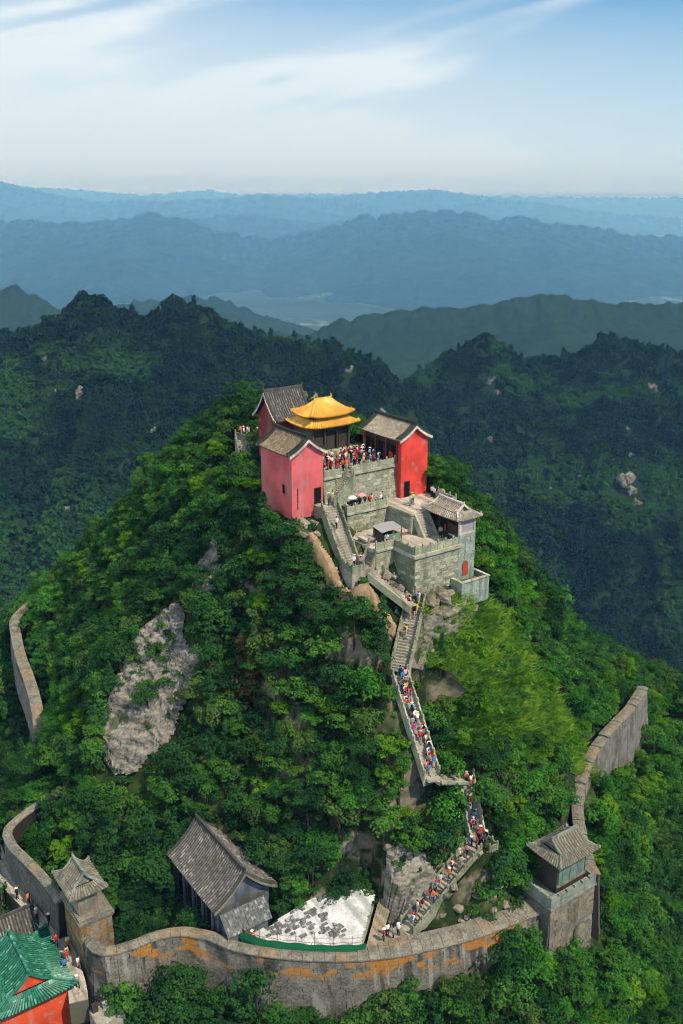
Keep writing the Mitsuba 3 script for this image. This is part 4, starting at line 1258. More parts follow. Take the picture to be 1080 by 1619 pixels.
def fortress(name, label, pts, zb, half=0.6, step=1.15, faces='R', most=300, coping=True, batter=0.5, hcop=0.42, course=0.5, length=1.15, group=None, seed=60, mat='fort_stone', rag=0.025, inner=None):
    """A thick wall along a path (world x, y, top z), with coping stones, and block courses on its right and/or left face."""
    k = thing(name, label, 'wall', group)
    p = smooth_path(pts, step)
    d = np.gradient(p[:, :2], axis=0)
    d /= np.linalg.norm(d, axis=1, keepdims=True)
    nr = np.stack([d[:, 1], -d[:, 0]], 1)
    n = len(p)
    zb = np.broadcast_to(np.asarray(zb, float), (n,)) if np.ndim(zb) == 0 else np.interp(np.linspace(0, 1, n), np.linspace(0, 1, len(zb)), zb)
    g = np.random.default_rng(seed)
    v = []
    for i in range(n):
        for o, z in ((half - 0.1, p[i, 2]), (half + batter - 0.1, zb[i] - 1.5), (-half - batter * 0.4 + 0.1, zb[i] - 1.5), (-half + 0.1, p[i, 2])):
            v.append([*(p[i, :2] + nr[i] * o), z])
    f = []
    for i in range(n - 1):
        for a in range(4):
            b2 = (a + 1) % 4
            f.append([i * 4 + a, i * 4 + b2, (i + 1) * 4 + b2, (i + 1) * 4 + a])
    f += [[0, 3, 2, 1], [(n - 1) * 4 + q for q in (0, 1, 2, 3)]]
    put('core', trimesh.Trimesh(np.array(v), np.vstack([np.array(f)[:, [0, 1, 2]], np.array(f)[:, [0, 2, 3]]]), process=False), 'joint_dark', k)
    per = max(4, most // (n - 1) // len(faces))
    for i in range(n - 1):
        for sd in faces:
            o = half
            if sd == 'R':
                a, b_ = p[i, :2] + nr[i] * o, p[i + 1, :2] + nr[i + 1] * o
            else:
                a, b_ = p[i + 1, :2] - nr[i + 1] * o, p[i, :2] - nr[i] * o
            block_face(k, a, b_, min(zb[i], zb[i + 1]) - 0.6, min(p[i, 2], p[i + 1, 2]) - 0.05, course, length, batter if sd == 'R' else batter * 0.4, (mat, mat, mat + '_1', mat + '_2'), per, True, seed=seed + i)
        if coping:
            w = half + 0.16
            wi = w if inner is None else half + 0.16 + inner * float(np.clip((p[i, 0] - 1) / 4, 0, 1))
            a, b_ = p[i] + (p[i + 1] - p[i]) * 0.015, p[i + 1] - (p[i + 1] - p[i]) * 0.015
            prof = [(w, -0.06), (w, 0.10), (w * 0.45, hcop * 0.8), (0, hcop), (-wi * 0.45, hcop * 0.8 + (wi - w) * 0.25), (-wi, 0.10 + (wi - w) * 0.5), (-wi, -0.06)]
            jz = g.uniform(-rag, rag)
            v = [[*(q[:2] + m_ * o), q[2] + z + jz] for q, m_ in ((a, nr[i]), (b_, nr[i + 1])) for o, z in prof]
            f = [[j, (j + 1) % 7, 7 + (j + 1) % 7, 7 + j] for j in range(7)]
            m = trimesh.Trimesh(np.array(v), np.vstack([np.array(f)[:, [0, 1, 2]], np.array(f)[:, [0, 2, 3]], [[0, j + 1, j] for j in range(1, 6)] and [[0, j + 1, j] for j in range(1, 6)], [[7, 7 + j, 8 + j] for j in range(1, 6)]]), process=False)
            m.fix_normals()
            put('coping_stone', m, 'coping', k)
    return k


FRONT = [(-27.4, -34.8, -43), (-26.4, -36.6, -43), (-25, -37.2, -43), (-22.5, -36.3, -43), (-20, -35.0, -42.9), (-17.5, -34.4, -42.9), (-14.5, -35.0, -42.9), (-11.5, -36.4, -43), (-8, -37.2, -43.1), (-4, -37.6, -43.2), (0, -37.8, -43.2), (5, -37.4, -43.1), (9, -36.5, -43), (13, -35.3, -43), (17, -33.7, -42.9), (20, -32.3, -42.8), (22.6, -31.2, -42.7)]
fortress('fortress_wall', 'long curved grey fortress wall with orange stains below the white roof', FRONT, [-50, -51.5, -51.5, -51.5, -51, -50.5], 0.5, 1.15, 'R', 300, batter=0.7, inner=0.9)
LEFTW = [(-33.5, -8.5, -40.5), (-37.5, -13, -40.7), (-40.6, -17.2, -41), (-41.2, -19.5, -41), (-40.0, -22, -41.1), (-37.5, -24.6, -41.2), (-34.2, -28, -41.3), (-31.3, -31.6, -41.4)]
fortress('fortress_wall', 'stained grey fortress wall above the left path with people behind it', LEFTW, [-45.3, -45.9, -46.2, -46.6], 0.42, 1.15, 'R', 150, batter=0.25, seed=90, mat='fort_grey')
RIGHTW = [(29.2, -27.5, -41.2), (29.6, -20, -41.8), (31, -12, -41.8), (34.3, -4, -41.4), (39.5, 4, -41), (44.5, 10.5, -41), (48.5, 17.5, -41.6)]
fortress('fortress_wall', 'ruined pale fortress wall with a rubble top climbing the right slope', RIGHTW, [-49, -50, -50.5, -50.5, -50, -48], 0.6, 1.0, 'R', 260, batter=0.8, hcop=0.22, seed=120, mat='fort_grey', rag=0.16)
FARLW = [(-50, 57.5, -41.5), (-56, 56, -42), (-60.4, 52.5, -42.3), (-61.6, 46, -42.6), (-59, 38, -43), (-56, 31, -43.3), (-52.5, 24, -43.6), (-49, 16.5, -44.6), (-46.6, 10, -46.4)]
fortress('fortress_wall', 'winding grey fortress wall with a tiled walk on the far left slope', FARLW, [-47, -48.5, -49, -49.5, -50, -50.5], 0.75, 1.5, 'R', 150, batter=0.5, hcop=0.22, seed=150, mat='fort_grey')

t = thing('gate_tower', 'square stone gate tower with a grey pavilion roof and a walled-up arch', 'tower')
slab('core', t, 0.25, 7.0, -40.0, -35.9, -54, -41.0, 'fort_grey')
block_face(t, (0.1, -40.12), (7.25, -40.12), -52.5, -41.4, 0.45, 0.95, 0.35, ('fort_gate', 'fort_gate', 'fort_grey'), 240, seed=180)
block_face(t, (0.1, -35.8), (0.1, -40.12), -52.5, -41.4, 0.45, 0.95, 0.3, ('fort_grey',), 90, seed=181)
put('cornice', loc(cat([box(-0.12, 7.4, -40.35, -35.7, -41.4, -41.2), box(0.0, 7.3, -40.25, -35.8, -41.198, -40.98)])), 'teal_stone', t)
put('battlement', loc(cat([box(0.0, 7.3, -40.2, -39.9, -40.98, -40.1), box(0.0, 0.3, -39.9, -35.9, -40.98, -40.1), box(7.0, 7.3, -39.9, -35.9, -40.98, -40.1)])), 'teal_stone', t)
for i in range(6):
    slab('merlon', t, -0.03 + i * 1.25, 0.95 + i * 1.25, -40.25, -39.86, -40.098, -39.86, 'teal_stone')
for i in range(3):
    slab('merlon', t, -0.04, 0.34, -39.6 + i * 1.25, -38.6 + i * 1.25, -40.098, -39.86, 'teal_stone')
dk = arch(t, 'arch_recess', 4.2, 5.9, -40.2, -49.5, -46.4, 0.36, 'fort_gate')
arch(t, 'arch_ring', 4.05, 6.05, -40.2, -49.6, -46.4, 0.3, 'joint')
pv = put('pavilion', loc(box(2.0, 6.7, -39.0, -36.0, -40.98, -36.5)), 'dark_wood', t)
for i in range(7):
    slab('board', pv, 2.25 + i * 0.6, 2.81 + i * 0.6, -39.08 - 0.02 * (i % 2), -39.0, -39.9, -37.2, 'teal_board')
slab('sill_beam', pv, 2.0, 6.72, -39.16, -38.99, -40.2, -39.93, 'coping')
xieshan(t, 'r', 4.45, -37.5, 2.5, 3.2, -36.75, -36.05, -34.9, 'tile_worn', 'teal_stone', 'tile_worn', inset=0.60, vend=1.05, lift=0.2, nose=0.35)

t = thing('corner_tower', 'old ochre corner tower with a small mossy roof above the left path', 'tower')
slab('core', t, -43.2, -40.0, -13.0, -7.6, -53, -41.3, 'fort_grey')
block_face(t, (-43.4, -13.1), (-39.9, -13.1), -52, -41.3, 0.45, 0.9, 0.35, ('fort_ochre', 'fort_gate'), 110, seed=190)
block_face(t, (-43.4, -7.5), (-43.4, -13.1), -52, -41.3, 0.45, 0.9, 0.12, ('fort_ochre', 'fort_gate'), 130, seed=191)
for i in range(3):
    o = 0.12 + 0.13 * (i % 2)
    slab('cornice', t, -43.4 - o, -39.9 + o, -13.1 - o, -7.5 + o, -41.29 + i * 0.3, -41.02 + i * 0.3, 'coping')
slab('pavilion', t, -43.2, -41.0, -12.3, -8.0, -40.4, -37.6, 'fort_gate')
slab('window_slit', t, -42.4, -41.95, -12.36, -12.29, -39.9, -38.2, 'teal_stone')
xieshan(t, 'b', -42.1, -10.2, 2.05, 2.75, -37.7, -37.0, -35.7, 'tile_worn', 'teal_stone', 'tile_worn', inset=0.58, vend=1.0, lift=0.2, nose=0.35)
fortress('fortress_wall', 'short stepped wall joining the old corner tower to the curved wall', [(-26.9, -32.6, -41.9), (-27.2, -33.7, -42.4), (-27.4, -34.7, -43)], -50, 0.6, 1.1, 'R', 60, seed=200)

h = thing('long_hall', 'long grey tiled hall half in shade on the slope above the curved wall', 'hall')
gable_wall(h, 'b', -27.4, -15.0, 3.2, 5.3, -48.5, -40.0, -36.9, 'panel_blue')
gable_roof(h, 'b', -27.4, -15.0, 3.95, 5.9, -39.9, -36.35, 'tile_grey', trim='coping', nose=0.4)
for i in range(5):
    put('column', loc(tube([(-31.0, -10.3 - i * 2.35, -47.5), (-31.0, -10.3 - i * 2.35, -40.1)], 0.16, 8)), 'panel_blue', h)
for i in range(4):
    slab('window', h, -30.75, -30.58, -12.3 - i * 2.35, -10.7 - i * 2.35, -44.5, -41.6, 'interior')
U, V = np.meshgrid(np.linspace(-30.7, -25.2, 10), np.linspace(0, 1, 6), indexing='ij')
P = np.stack([U, -20.75 - 1.9 * V, -40.35 - 1.85 * V + 0.2 * V * (1 - V)], -1)
lt = put('lean_to_roof', loc(shell(P, 0.14)), 'tile_slate', h, smooth=40)
put('tile_rows', loc(tile_rows(P, 0.36, 0.10)), 'tile_slate', lt, smooth=50, kind='stuff')
put('lean_to_ridge', loc(ridge_bar(np.array([-30.9, -20.8, -40.3]), np.array([-25.0, -20.8, -40.3]), 0.3, 0.3)), 'ridge_grey', lt)
slab('lean_to_wall', h, -30.3, -25.6, -22.4, -20.4, -47, -42.4, 'panel_blue')

wr = thing('white_roof', 'bright white roof under repair with rows of loose grey tiles', 'roof')
poly = [(-28.9, -22.6), (-28.4, -24.0), (-25.8, -26.3), (-23.1, -28.5), (-20.2, -30.5), (-18.9, -30.9), (-13.3, -26.2), (-15.2, -24.3), (-19.6, -22.9), (-23.0, -22.7), (-25.6, -23.0)]
from shapely.geometry import Polygon, Point
sh_ = Polygon(poly)
gr_, gb_ = np.meshgrid(np.arange(-29.2, -13, 0.25), np.arange(-31.4, -22, 0.25), indexing='ij')
okc = np.array([[sh_.contains(Point(x, y)) for y in gb_[0]] for x in gr_[:, 0]])


def wz(r_, b2):
    return -43.15 + 0.16 * (b2 + 31 - np.clip((-19 - r_) * 0.75, -3, 8)) + 0.05 * np.sin(r_ * 3) * 0


zt = wz(gr_, gb_) + (meshkit.fbm(np.stack([gr_, gb_, 0 * gr_], -1) * 0.8, 3, 3) - 0.5) * 0.22
idx = -np.ones(gr_.shape, int)
vv, ff = [], []
for i in range(gr_.shape[0] - 1):
    for j in range(gr_.shape[1] - 1):
        if okc[i, j] and okc[i + 1, j] and okc[i, j + 1] and okc[i + 1, j + 1]:
            q = []
            for a, b2 in ((i, j), (i + 1, j), (i + 1, j + 1), (i, j + 1)):
                if idx[a, b2] < 0:
                    idx[a, b2] = len(vv)
                    vv.append([gr_[a, b2], gb_[a, b2], zt[a, b2]])
                q.append(idx[a, b2])
            ff.append(q)
vv, ff = np.array(vv), np.array(ff)
top = trimesh.Trimesh(vv, np.vstack([ff[:, [0, 1, 2]], ff[:, [0, 2, 3]]]), process=False)
put('sheet', loc(top), 'white_tarp', wr, smooth=True)
put('base', loc(prism(sh_.buffer(-0.12).exterior.coords[:-1], -46.5, -43.3)), 'stone_1', wr)
g = np.random.default_rng(8)
n = 0
for i in range(600):
    r_, b2 = g.uniform(-28, -19.5), g.uniform(-30, -22.8)
    if not sh_.buffer(-0.45).contains(Point(r_, b2)) or (b2 + 31 - (-19 - r_) * 0.75) < 1.3 or g.uniform() < 0.3:
        continue
    L = g.uniform(0.22, 0.75)
    z = wz(r_, b2)
    ms = [tube([(r_ - L / 2, b2 + o, z + 0.09), (r_ + L / 2, b2 + o, z + 0.09)], 0.085, 5) for o in ((-0.17, 0, 0.17) if g.uniform() < 0.4 else (-0.09, 0.09))]
    put('loose_tiles', loc(cat(ms)), 'tile_slate', wr)
    n += 1
    if n > 84:
        break
for i in range(26):
    f = i / 25
    r_, b2 = -18.9 - 5.0 * (1 - f) + 0, -25.2 + 0 * f
    r_ = -19.5 + f * 4.6
    b2 = -23.4 - 1.2 * f + g.uniform(-0.2, 0.2)
    ms = [tube([(r_ - 0.25, b2, wz(r_, b2) + 0.1), (r_ + 0.22, b2, wz(r_, b2) + 0.1)], 0.1, 5)]
    put('loose_tiles', loc(cat(ms)), 'tile_slate', wr)
pl = thing('plank_ramp', 'weathered timber planks lying along the white roof', 'planks')
for i in range(6):
    o = 0.25 + i * 0.27
    a, b2 = np.array([-18.6 + o * 0.75, -31.0 - o * 0.45]), np.array([-13.2 + o * 0.7, -26.3 - o * 0.75])
    d = (b2 - a) / np.linalg.norm(b2 - a)
    s = np.array([d[1], -d[0]]) * 0.115
    v = [[*(q + s * k), z + zz] for q, z in ((a, -43.5 + g.uniform(0, .05)), (b2, -42.5 + g.uniform(0, .05))) for k in (-1, 1) for zz in (-0.05, 0.02)]
    put('plank', loc(hexa(v)), 'plank_wood', pl)
slab('platform', pl, -18.6, -16.6, -32.4, -31.1, -44.2, -43.5, 'plank_wood')

NET = np.array([(-14.9, -31.0, -41.7), (-13.0, -33.2, -41.8), (-10.7, -35.2, -42.0), (-8.6, -36.2, -42.1), (-6, -36.6, -42.2), (-1.3, -36.95, -42.3), (2.6, -36.85, -42.2)])
nt = thing('safety_net', 'sagging green safety netting along the scaffold rail behind the curved wall', 'net')
np_ = smooth_path(NET, 0.5)
np_[:, 2] -= 0.12 * np.abs(np.sin(np.arange(len(np_)) * 0.65))
ng = np.stack([np.stack([np_[:, 0] + 0.12 * math.sin(k * 2.1), np_[:, 1] - 0.10 * k + 0.06 * np.sin(np.arange(len(np_)) * 1.3 + k), np_[:, 2] - 0.32 * k], -1) for k in range(4)], 1)
put('netting', shell(ng, 0.015), 'net_green', nt, smooth=True)
sc_ = thing('scaffold_rail', 'rusty scaffold poles holding up the green netting', 'scaffold')
for i in range(0, len(np_), 4):
    p = np_[i]
    put('pole', tube([p + [0.0, 0.08, -1.6], p + [0.05, 0.06, 1.1 + 0.4 * (i % 3)]], 0.035, 5), 'rust', sc_)
    put('brace', tube([p + [0.3, -0.25, -1.2], p + [-0.35, 0.1, 0.1]], 0.03, 5), 'rust', sc_)
put('rail', tube(np_[::2] + [0, 0.12, 0.15], 0.03, 5), 'rust', sc_)
put('rail', tube(np_[::2] + [0, 0.13, 0.75], 0.025, 5), 'plank_wood', sc_)

# ------------------------------------------------------------------ the lower left corner
h = thing('green_hall', 'red walled hall with a large green glazed roof beside the left path', 'hall')
slab('wall', h, -53.0, -45.9, -14.55, -6.3, -54, -46.4, 'red_orange')
slab('eave_beam', h, -53.1, -45.8, -14.7, -6.2, -46.9, -46.3, 'dark_wood')
xieshan(h, 'b', -49.45, -10.4, 4.35, 4.95, -46.25, -45.2, -43.45, 'tile_green', 'tile_green', 'red_orange', inset=0.50, vend=1.25, lift=0.45, nose=0.35)
h = thing('grey_house', 'low grey roofed house tucked behind the green glazed hall', 'house')
gable_wall(h, 'r', -49.2, -2.7, 2.0, 3.2, -54, -46.5, -44.9, 'fort_gate')
gable_roof(h, 'r', -49.2, -2.7, 2.4, 3.7, -46.6, -44.7, 'tile_grey', nose=0.3)
PATHL = [(-46.5, -13.0, -45.4), (-44.2, -17.4, -45.5), (-42.2, -20.5, -45.6), (-39.8, -23.7, -45.7), (-37.0, -26.5, -45.8), (-35.3, -28.2, -45.9), (-33.3, -30.4, -46.1), (-31.5, -32.7, -46.3), (-30.1, -34.6, -46.5), (-29.1, -36.4, -46.8), (-28.3, -38.0, -47.2), (-27.8, -39.4, -47.5)]
pp = smooth_path(PATHL, 1.0)
dd = np.gradient(pp[:, :2], axis=0)
dd /= np.linalg.norm(dd, axis=1, keepdims=True)
ns_ = np.stack([dd[:, 1], -dd[:, 0]], 1)
g = np.random.default_rng(4)
put('path_ground', cat([hexa([[*(q[:2] + m_ * o), q[2] + z] for q, m_ in ((pp[i], ns_[i]), (pp[i + 1], ns_[i + 1])) for o in (-0.98, 0.98) for z in (-3, -0.05)]) for i in range(len(pp) - 1)]), 'joint', kind='structure', label='foot of the paved path outside the left wall')
for i in range(len(pp) - 1):
    for j in range(2):
        o0, o1 = -0.98 + j * 0.99, -0.02 + j * 0.99
        a, b2 = pp[i] + (pp[i + 1] - pp[i]) * 0.02, pp[i + 1] - (pp[i + 1] - pp[i]) * 0.02
        jz = g.uniform(-0.02, 0.02)
        put('paving_slab', hexa([[*(q[:2] + m_ * o), q[2] + z + jz] for q, m_ in ((a, ns_[i]), (b2, ns_[i + 1])) for o in (o0, o1) for z in (-0.049, 0.03)]), 'paving', 'path_ground')
pw = [(*(q[:2] + m_ * 1.3), q[2] + 0.4) for q, m_ in zip(pp[1:15:2], ns_[1:15:2])]
fortress('path_wall', 'low parapet wall on the outer edge of the left path', pw, -49.5, 0.22, 1.0, 'R', 60, batter=0.1, hcop=0.12, seed=230, course=0.4, length=0.8)
yd = thing('stone_platform', 'worn stone platform at the bottom end of the left path', 'platform')
slab('slab', yd, -44.6, -41.6, -19.6, -17.0, -55, -48.6, 'stone_step')
slab('kerb_block', yd, -42.2, -41.5, -19.4, -17.1, -48.6, -48.2, 'stone_1')
slab('water_tank', yd, -44.4, -43.8, -17.7, -17.2, -48.6, -47.7, 'dark_wood')
slab('stone_block', yd, -43.3, -42.7, -17.8, -17.3, -48.6, -48.0, 'tower_brick')
# ------------------------------------------------------------------ the long pilgrim stair down the front slope
F3 = [(8.9, -13.4, -12.9), (6.75, -19.1, -19.3)]
F4 = [(6.8, -19.9, -19.4), (10.2, -26.2, -28.7)]
F5 = [(14.5, -23.2, -31.0), (15.6, -27.0, -36.6)]
F6 = [(15.1, -27.9, -36.9), (7.2, -33.7, -43.2)]
flight('pilgrim_stair', 'sunlit stair flight below the bastion with dark stone rails', *F3, 1.9, 24, rail_mat='stone_1', base=1.0)
flight('pilgrim_stair', 'steep stair flight packed with climbing visitors', *F4, 1.6, 32, rail_mat='stone_2', base=1.0, rails=(True, True))
flight('pilgrim_stair', 'shaded stair link hidden among the trees', (10.6, -26.6, -28.75), (14.1, -23.6, -30.9), 1.3, 8, base=0.25, rails=(False, False))
flight('pilgrim_stair', 'narrow stair flight between trees with a pale right rail', *F5, 1.5, 20, rail_mat='stone_2', base=1.0)
flight('pilgrim_stair', 'lowest stair flight slanting down to the curved wall', *F6, 1.8, 24, rail_mat='stone_1', base=1.0, solid=False)


def world_slab(name, label, pts, z0, z1, mat='stone_step'):
    k = thing(name, label, 'landing')
    put('slab', prism(pts, z0, z1), mat, k)
    return k


world_slab('stair_landing', 'small landing where the sunlit flight meets the packed flight', [(5.7, -18.9), (7.8, -19.0), (7.8, -20.3), (5.8, -20.2)], -19.8, -19.38)
world_slab('stair_landing', 'landing at the bend of the stair hidden by trees', [(9.3, -26.1), (10.8, -25.7), (11.2, -26.6), (9.7, -27.0)], -29.05, -28.72)
k = world_slab('stair_landing', 'open landing where two dark-clothed visitors stand above the lowest flight', [(14.7, -26.9), (16.6, -26.6), (17.6, -28.4), (15.6, -29.4), (14.4, -28.4)], -38.2, -36.75)
parapet(k, [(16.7, -26.8, -36.75), (17.6, -28.4, -36.75), (16.7, -28.9, -36.75)], 0.7, 1.1, 'stone_1', False, True)
world_slab('stair_landing', 'paved foot of the lowest flight behind the curved wall', [(5.2, -33.6), (7.0, -32.9), (8.4, -34.6), (7.0, -36.4), (3.8, -36.2)], -46, -43.2)
fortress('retaining_wall', 'broad cobbled retaining wall flanking the sunlit stair flight', [(10.9, -13.6, -12.6), (10.2, -15.6, -14.9), (9.3, -17.6, -17.2), (8.6, -19.2, -18.9)], [-15.5, -17.5, -20, -22], 0.75, 0.9, 'R', 60, batter=0.5, hcop=0.15, seed=260, course=0.4, length=0.7, coping=True)

# ------------------------------------------------------------------ rocks


def boulder(seed, sx, sy, sz, sub=3):
    g = np.random.default_rng(seed)
    m = trimesh.creation.icosphere(subdivisions=sub)
    v = m.vertices
    n = g.normal(size=(26, 3))
    n /= np.linalg.norm(n, axis=1, keepdims=True)
    d = g.uniform(0.60, 1.0, 26)
    dot = v @ n.T
    r_ = np.min(np.where(dot > 0.05, d / np.maximum(dot, 0.05), 9), axis=1)
    r_ = np.minimum(r_, 1.25) * (1 + 0.34 * (meshkit.fbm(v * 2.6 + seed, 4, 3) - 0.5))
    m.vertices = v * r_[:, None] * [sx, sy, sz]
    return m


def rock(p, s, seed, label, group=None, name='boulder', rz=None, mat='rock'):
    g = np.random.default_rng(seed)
    m = boulder(seed, *s)
    m.apply_transform(trimesh.transformations.euler_matrix(g.normal() * 0.2, g.normal() * 0.2, g.uniform(0, 6.28) if rz is None else rz))
    m.apply_translation(p)
    put(name, m, mat, None, smooth=28, label=label, cat='rock', group=group)


for i, (r_, b2, z, s) in enumerate([(-9.3, -3.3, -5.2, 0.9), (-8.2, -3.7, -5.1, 1.0), (-7.0, -3.9, -5.3, 0.9), (-10.1, -2.2, -5.4, 0.9), (-9.0, -4.4, -5.9, 0.8), (-7.4, -4.9, -6.3, 0.9)]):
    rock(W((r_, b2, z)), (s * 1.2, s * 0.9, s * 0.75), 300 + i, 'tan boulder under the corner of the pink-fronted house', 'boulders under the pink-fronted house')
for i, (r_, b2, z, s) in enumerate([(-2.5, -12.9, -10.1, 0.9), (-1.5, -13.2, -10.7, 0.9), (-1.4, -14.3, -11.6, 0.8), (-2.2, -13.9, -11.1, 0.7), (-1.1, -15.4, -12.4, 0.7)]):
    rock(W((r_, b2, z)), (s * 1.1, s * 0.8, s * 0.8), 320 + i, 'jagged brown rock wedged between the broad stair and the bastion', 'rocks between the broad stair and the bastion')
for i, (r_, b2, z, s) in enumerate([(0.9, -17.0, -12.6, 1.2), (2.6, -17.2, -12.7, 1.4), (4.2, -17.0, -12.9, 1.1), (2.2, -18.6, -14.2, 1.2), (3.9, -18.6, -14.4, 1.0), (1.0, -18.4, -13.9, 0.9)]):
    rock(W((r_, b2, z)), (s * 1.2, s * 0.8, s * 0.75), 340 + i, 'large pale rock slab at the foot of the bastion beside the stair', 'pale rock slabs below the bastion')
g = np.random.default_rng(17)
for i in range(16):
    x, y = g.uniform(3.0, 9.5), g.uniform(-33.6, -28.5)
    if y < -31.2 and x > 7.6:
        continue
    s = g.uniform(0.3, 0.7)
    rock((x, y, float(Hp(x, y)) + 0.3), (s * 1.25, s * 0.9, s * 0.8), 400 + i, 'loose grey rock on the bare bedrock between the white roof and the lowest stair', 'loose rocks on the bedrock by the lowest stair')
for i in range(24):
    x = g.uniform(11.0, 20.5)
    y = -33.6 + (x - 11) * 0.16 + g.uniform(0, 2.4)
    s = g.uniform(0.25, 0.65)
    rock((x, y, float(Hp(x, y)) + 0.25), (s * 1.4, s, s * 0.7), 460 + i, 'mossy rubble rock inside the curved wall right of the lowest stair', 'rubble rocks inside the curved wall')
for i, (x, y, s) in enumerate([(2.0, -26.3, 0.8), (2.5, -26.7, 0.7), (2.3, -27.3, 0.8), (3.0, -27.6, 0.7), (2.9, -28.2, 0.8), (3.6, -28.6, 0.7), (-8.9, -25.3, 0.9), (-8.2, -25.0, 0.7), (-9.6, -25.7, 0.7), (-2.6, -25.1, 0.6)]):
    z = float(Hp(x, y)) + 0.35 * s
    rock((x, y, z), (s * 1.1, s * 0.8, s * 0.9), 500 + i, 'upright grey rock showing between the trees above the white roof', 'grey rocks among the trees above the white roof')
k = thing('tarp_bundle', 'black tarpaulin heap beside the foot of the lowest stair', 'tarpaulin')
m = boulder(71, 1.5, 0.7, 0.6)
m.apply_translation((9.8, -34.6, -43.0))
put('cover', m, 'interior', k, smooth=True)
put('cover_fold', boulder(72, 0.8, 0.6, 0.45).apply_translation((11.2, -34.2, -43.0)), 'interior', k, smooth=True)

CLIFF = [(-21.9, -0.7), (-24, 0.6), (-27.3, 0.4), (-28.8, -2.9), (-29.6, -6.4), (-31, -8.8), (-31.2, -11.3), (-28.6, -15.2), (-25.8, -15.9), (-23.6, -14.9), (-21.3, -14.6), (-20, -13), (-17.9, -11.9), (-17.4, -9.2), (-19.5, -7.8), (-20.6, -5.7), (-20.5, -3.0)]
SOIL = [(-0.9, -11.2), (-2.6, -9.4), (-3.9, -7.4), (-4.9, -7.9), (-3.2, -10.6), (-1.6, -12.6), (1.6, -14.9), (6.2, -16.2), (6.4, -15.3), (2.4, -13.9), (0.4, -13.2)]
BEDROCK = [(4.8, -30.2), (5.2, -28.5), (7.0, -27.9), (9.5, -28.3), (10.8, -29.6), (9.9, -30.8), (8.4, -31.9), (6.8, -32.8), (5.4, -33.0)]
FOOT = [(6.2, -14.2), (8.6, -15.0), (10.4, -14.9), (12.4, -13.0), (14.6, -10.4), (15.4, -8.8), (16.6, -9.6), (15.6, -12.4), (13.2, -15.4), (11.2, -16.4), (10.4, -18.2), (9.6, -17.0), (9.8, -15.6)]
RIB = [(-18.8, 4.4), (-16.8, 4.0), (-15.6, -3.6), (-17.2, -4.3), (-19.4, -1.4)]


def rock_face(label, poly, amp, seed, res=0.22, mat='cliff_stone'):
    from shapely.geometry import Polygon, Point
    from shapely import contains_xy, distance, points
    pg = Polygon(poly)
    x0, y0, x1, y1 = pg.bounds
    X, Y = np.meshgrid(np.arange(x0, x1, res), np.arange(y0, y1, res), indexing='ij')
    Z = Hp(X, Y)
    e = 0.3
    N = np.stack([-(Hp(X + e, Y) - Z) / e, -(Hp(X, Y + e) - Z) / e, np.ones_like(X)], -1)
    N /= np.linalg.norm(N, axis=-1, keepdims=True)
    P = np.stack([X, Y, Z], -1)
    edge = distance(points(X, Y), pg.boundary) * np.where(contains_xy(pg, X, Y), 1, -1)
    lay = P[..., 2] * 0.9 + (meshkit.fbm(P * 0.5, 3, seed) - 0.5) * 3
    stair_ = (lay - np.floor(lay)) ** 0.6 * 0.55
    rug = meshkit.fbm(P * [0.45, 0.45, 0.9], 4, seed + 2)
    cr = np.abs(meshkit.fbm(P * [0.8, 0.8, 1.6], 4, seed + 4) - 0.5) * 2
    off = np.clip(edge, -0.4, 0.5) * 0.9 + amp * (rug - 0.5) * 2.4 + stair_ * amp * 1.3 + (0.30 - cr) * 0.40 + 0.15
    P = P + N * off[..., None]
    keep = contains_xy(pg.buffer(0.25), X, Y)
    n, m = X.shape
    i, j = np.meshgrid(np.arange(n - 1), np.arange(m - 1), indexing='ij')
    a = (i * m + j).ravel()
    q = np.stack([a, a + m, a + m + 1, a + 1], 1)
    kk = keep.ravel()
    q = q[kk[q].all(1)]
    mm = trimesh.Trimesh(P.reshape(-1, 3), np.vstack([q[:, [0, 1, 2]], q[:, [0, 2, 3]]]), process=False)
    mm.remove_unreferenced_vertices()
    put('cliff', mm, mat, None, smooth=32, label=label, cat='rock')


def cliff_fn(p, n, uv):
    a = fbm(p.x * 0.4, p.y * 0.4, p.z * 1.0, 4)
    c = fbm(p.x * 2.0 + 5, p.y * 2.0, p.z * 4.5, 3)
    t = mix((0.085, 0.080, 0.071), (0.30, 0.285, 0.255), smoothstep(0.25, 0.75, a * 0.4 + c * 0.6))
    return mix(t, (0.05, 0.075, 0.03), smoothstep(0.56, 0.66, fbm(p.x * 0.5, p.y * 0.5 + 9, p.z * 0.5, 3)) * 0.8)


scene['tan_earth'] = rough(stone_fn((0.34, 0.25, 0.155), 91), 0.95, 0.1)
scene['cliff_stone'] = rough(cliff_fn, 0.95, 0.1)
rock_face('tall bare grey cliff face among the trees of the left slope', CLIFF, 0.7, 3)
rock_face('broken bare bedrock between the white roof and the lowest stair', BEDROCK, 0.5, 23)
rock_face('tan bedrock under the bastion and the walled annex', FOOT, 0.6, 33)
rock_face('strip of tan bare earth and rock along the long steep stair', SOIL, 0.22, 43, mat='tan_earth')
rock_face('narrow grey rock rib above the bare cliff', RIB, 0.6, 8)

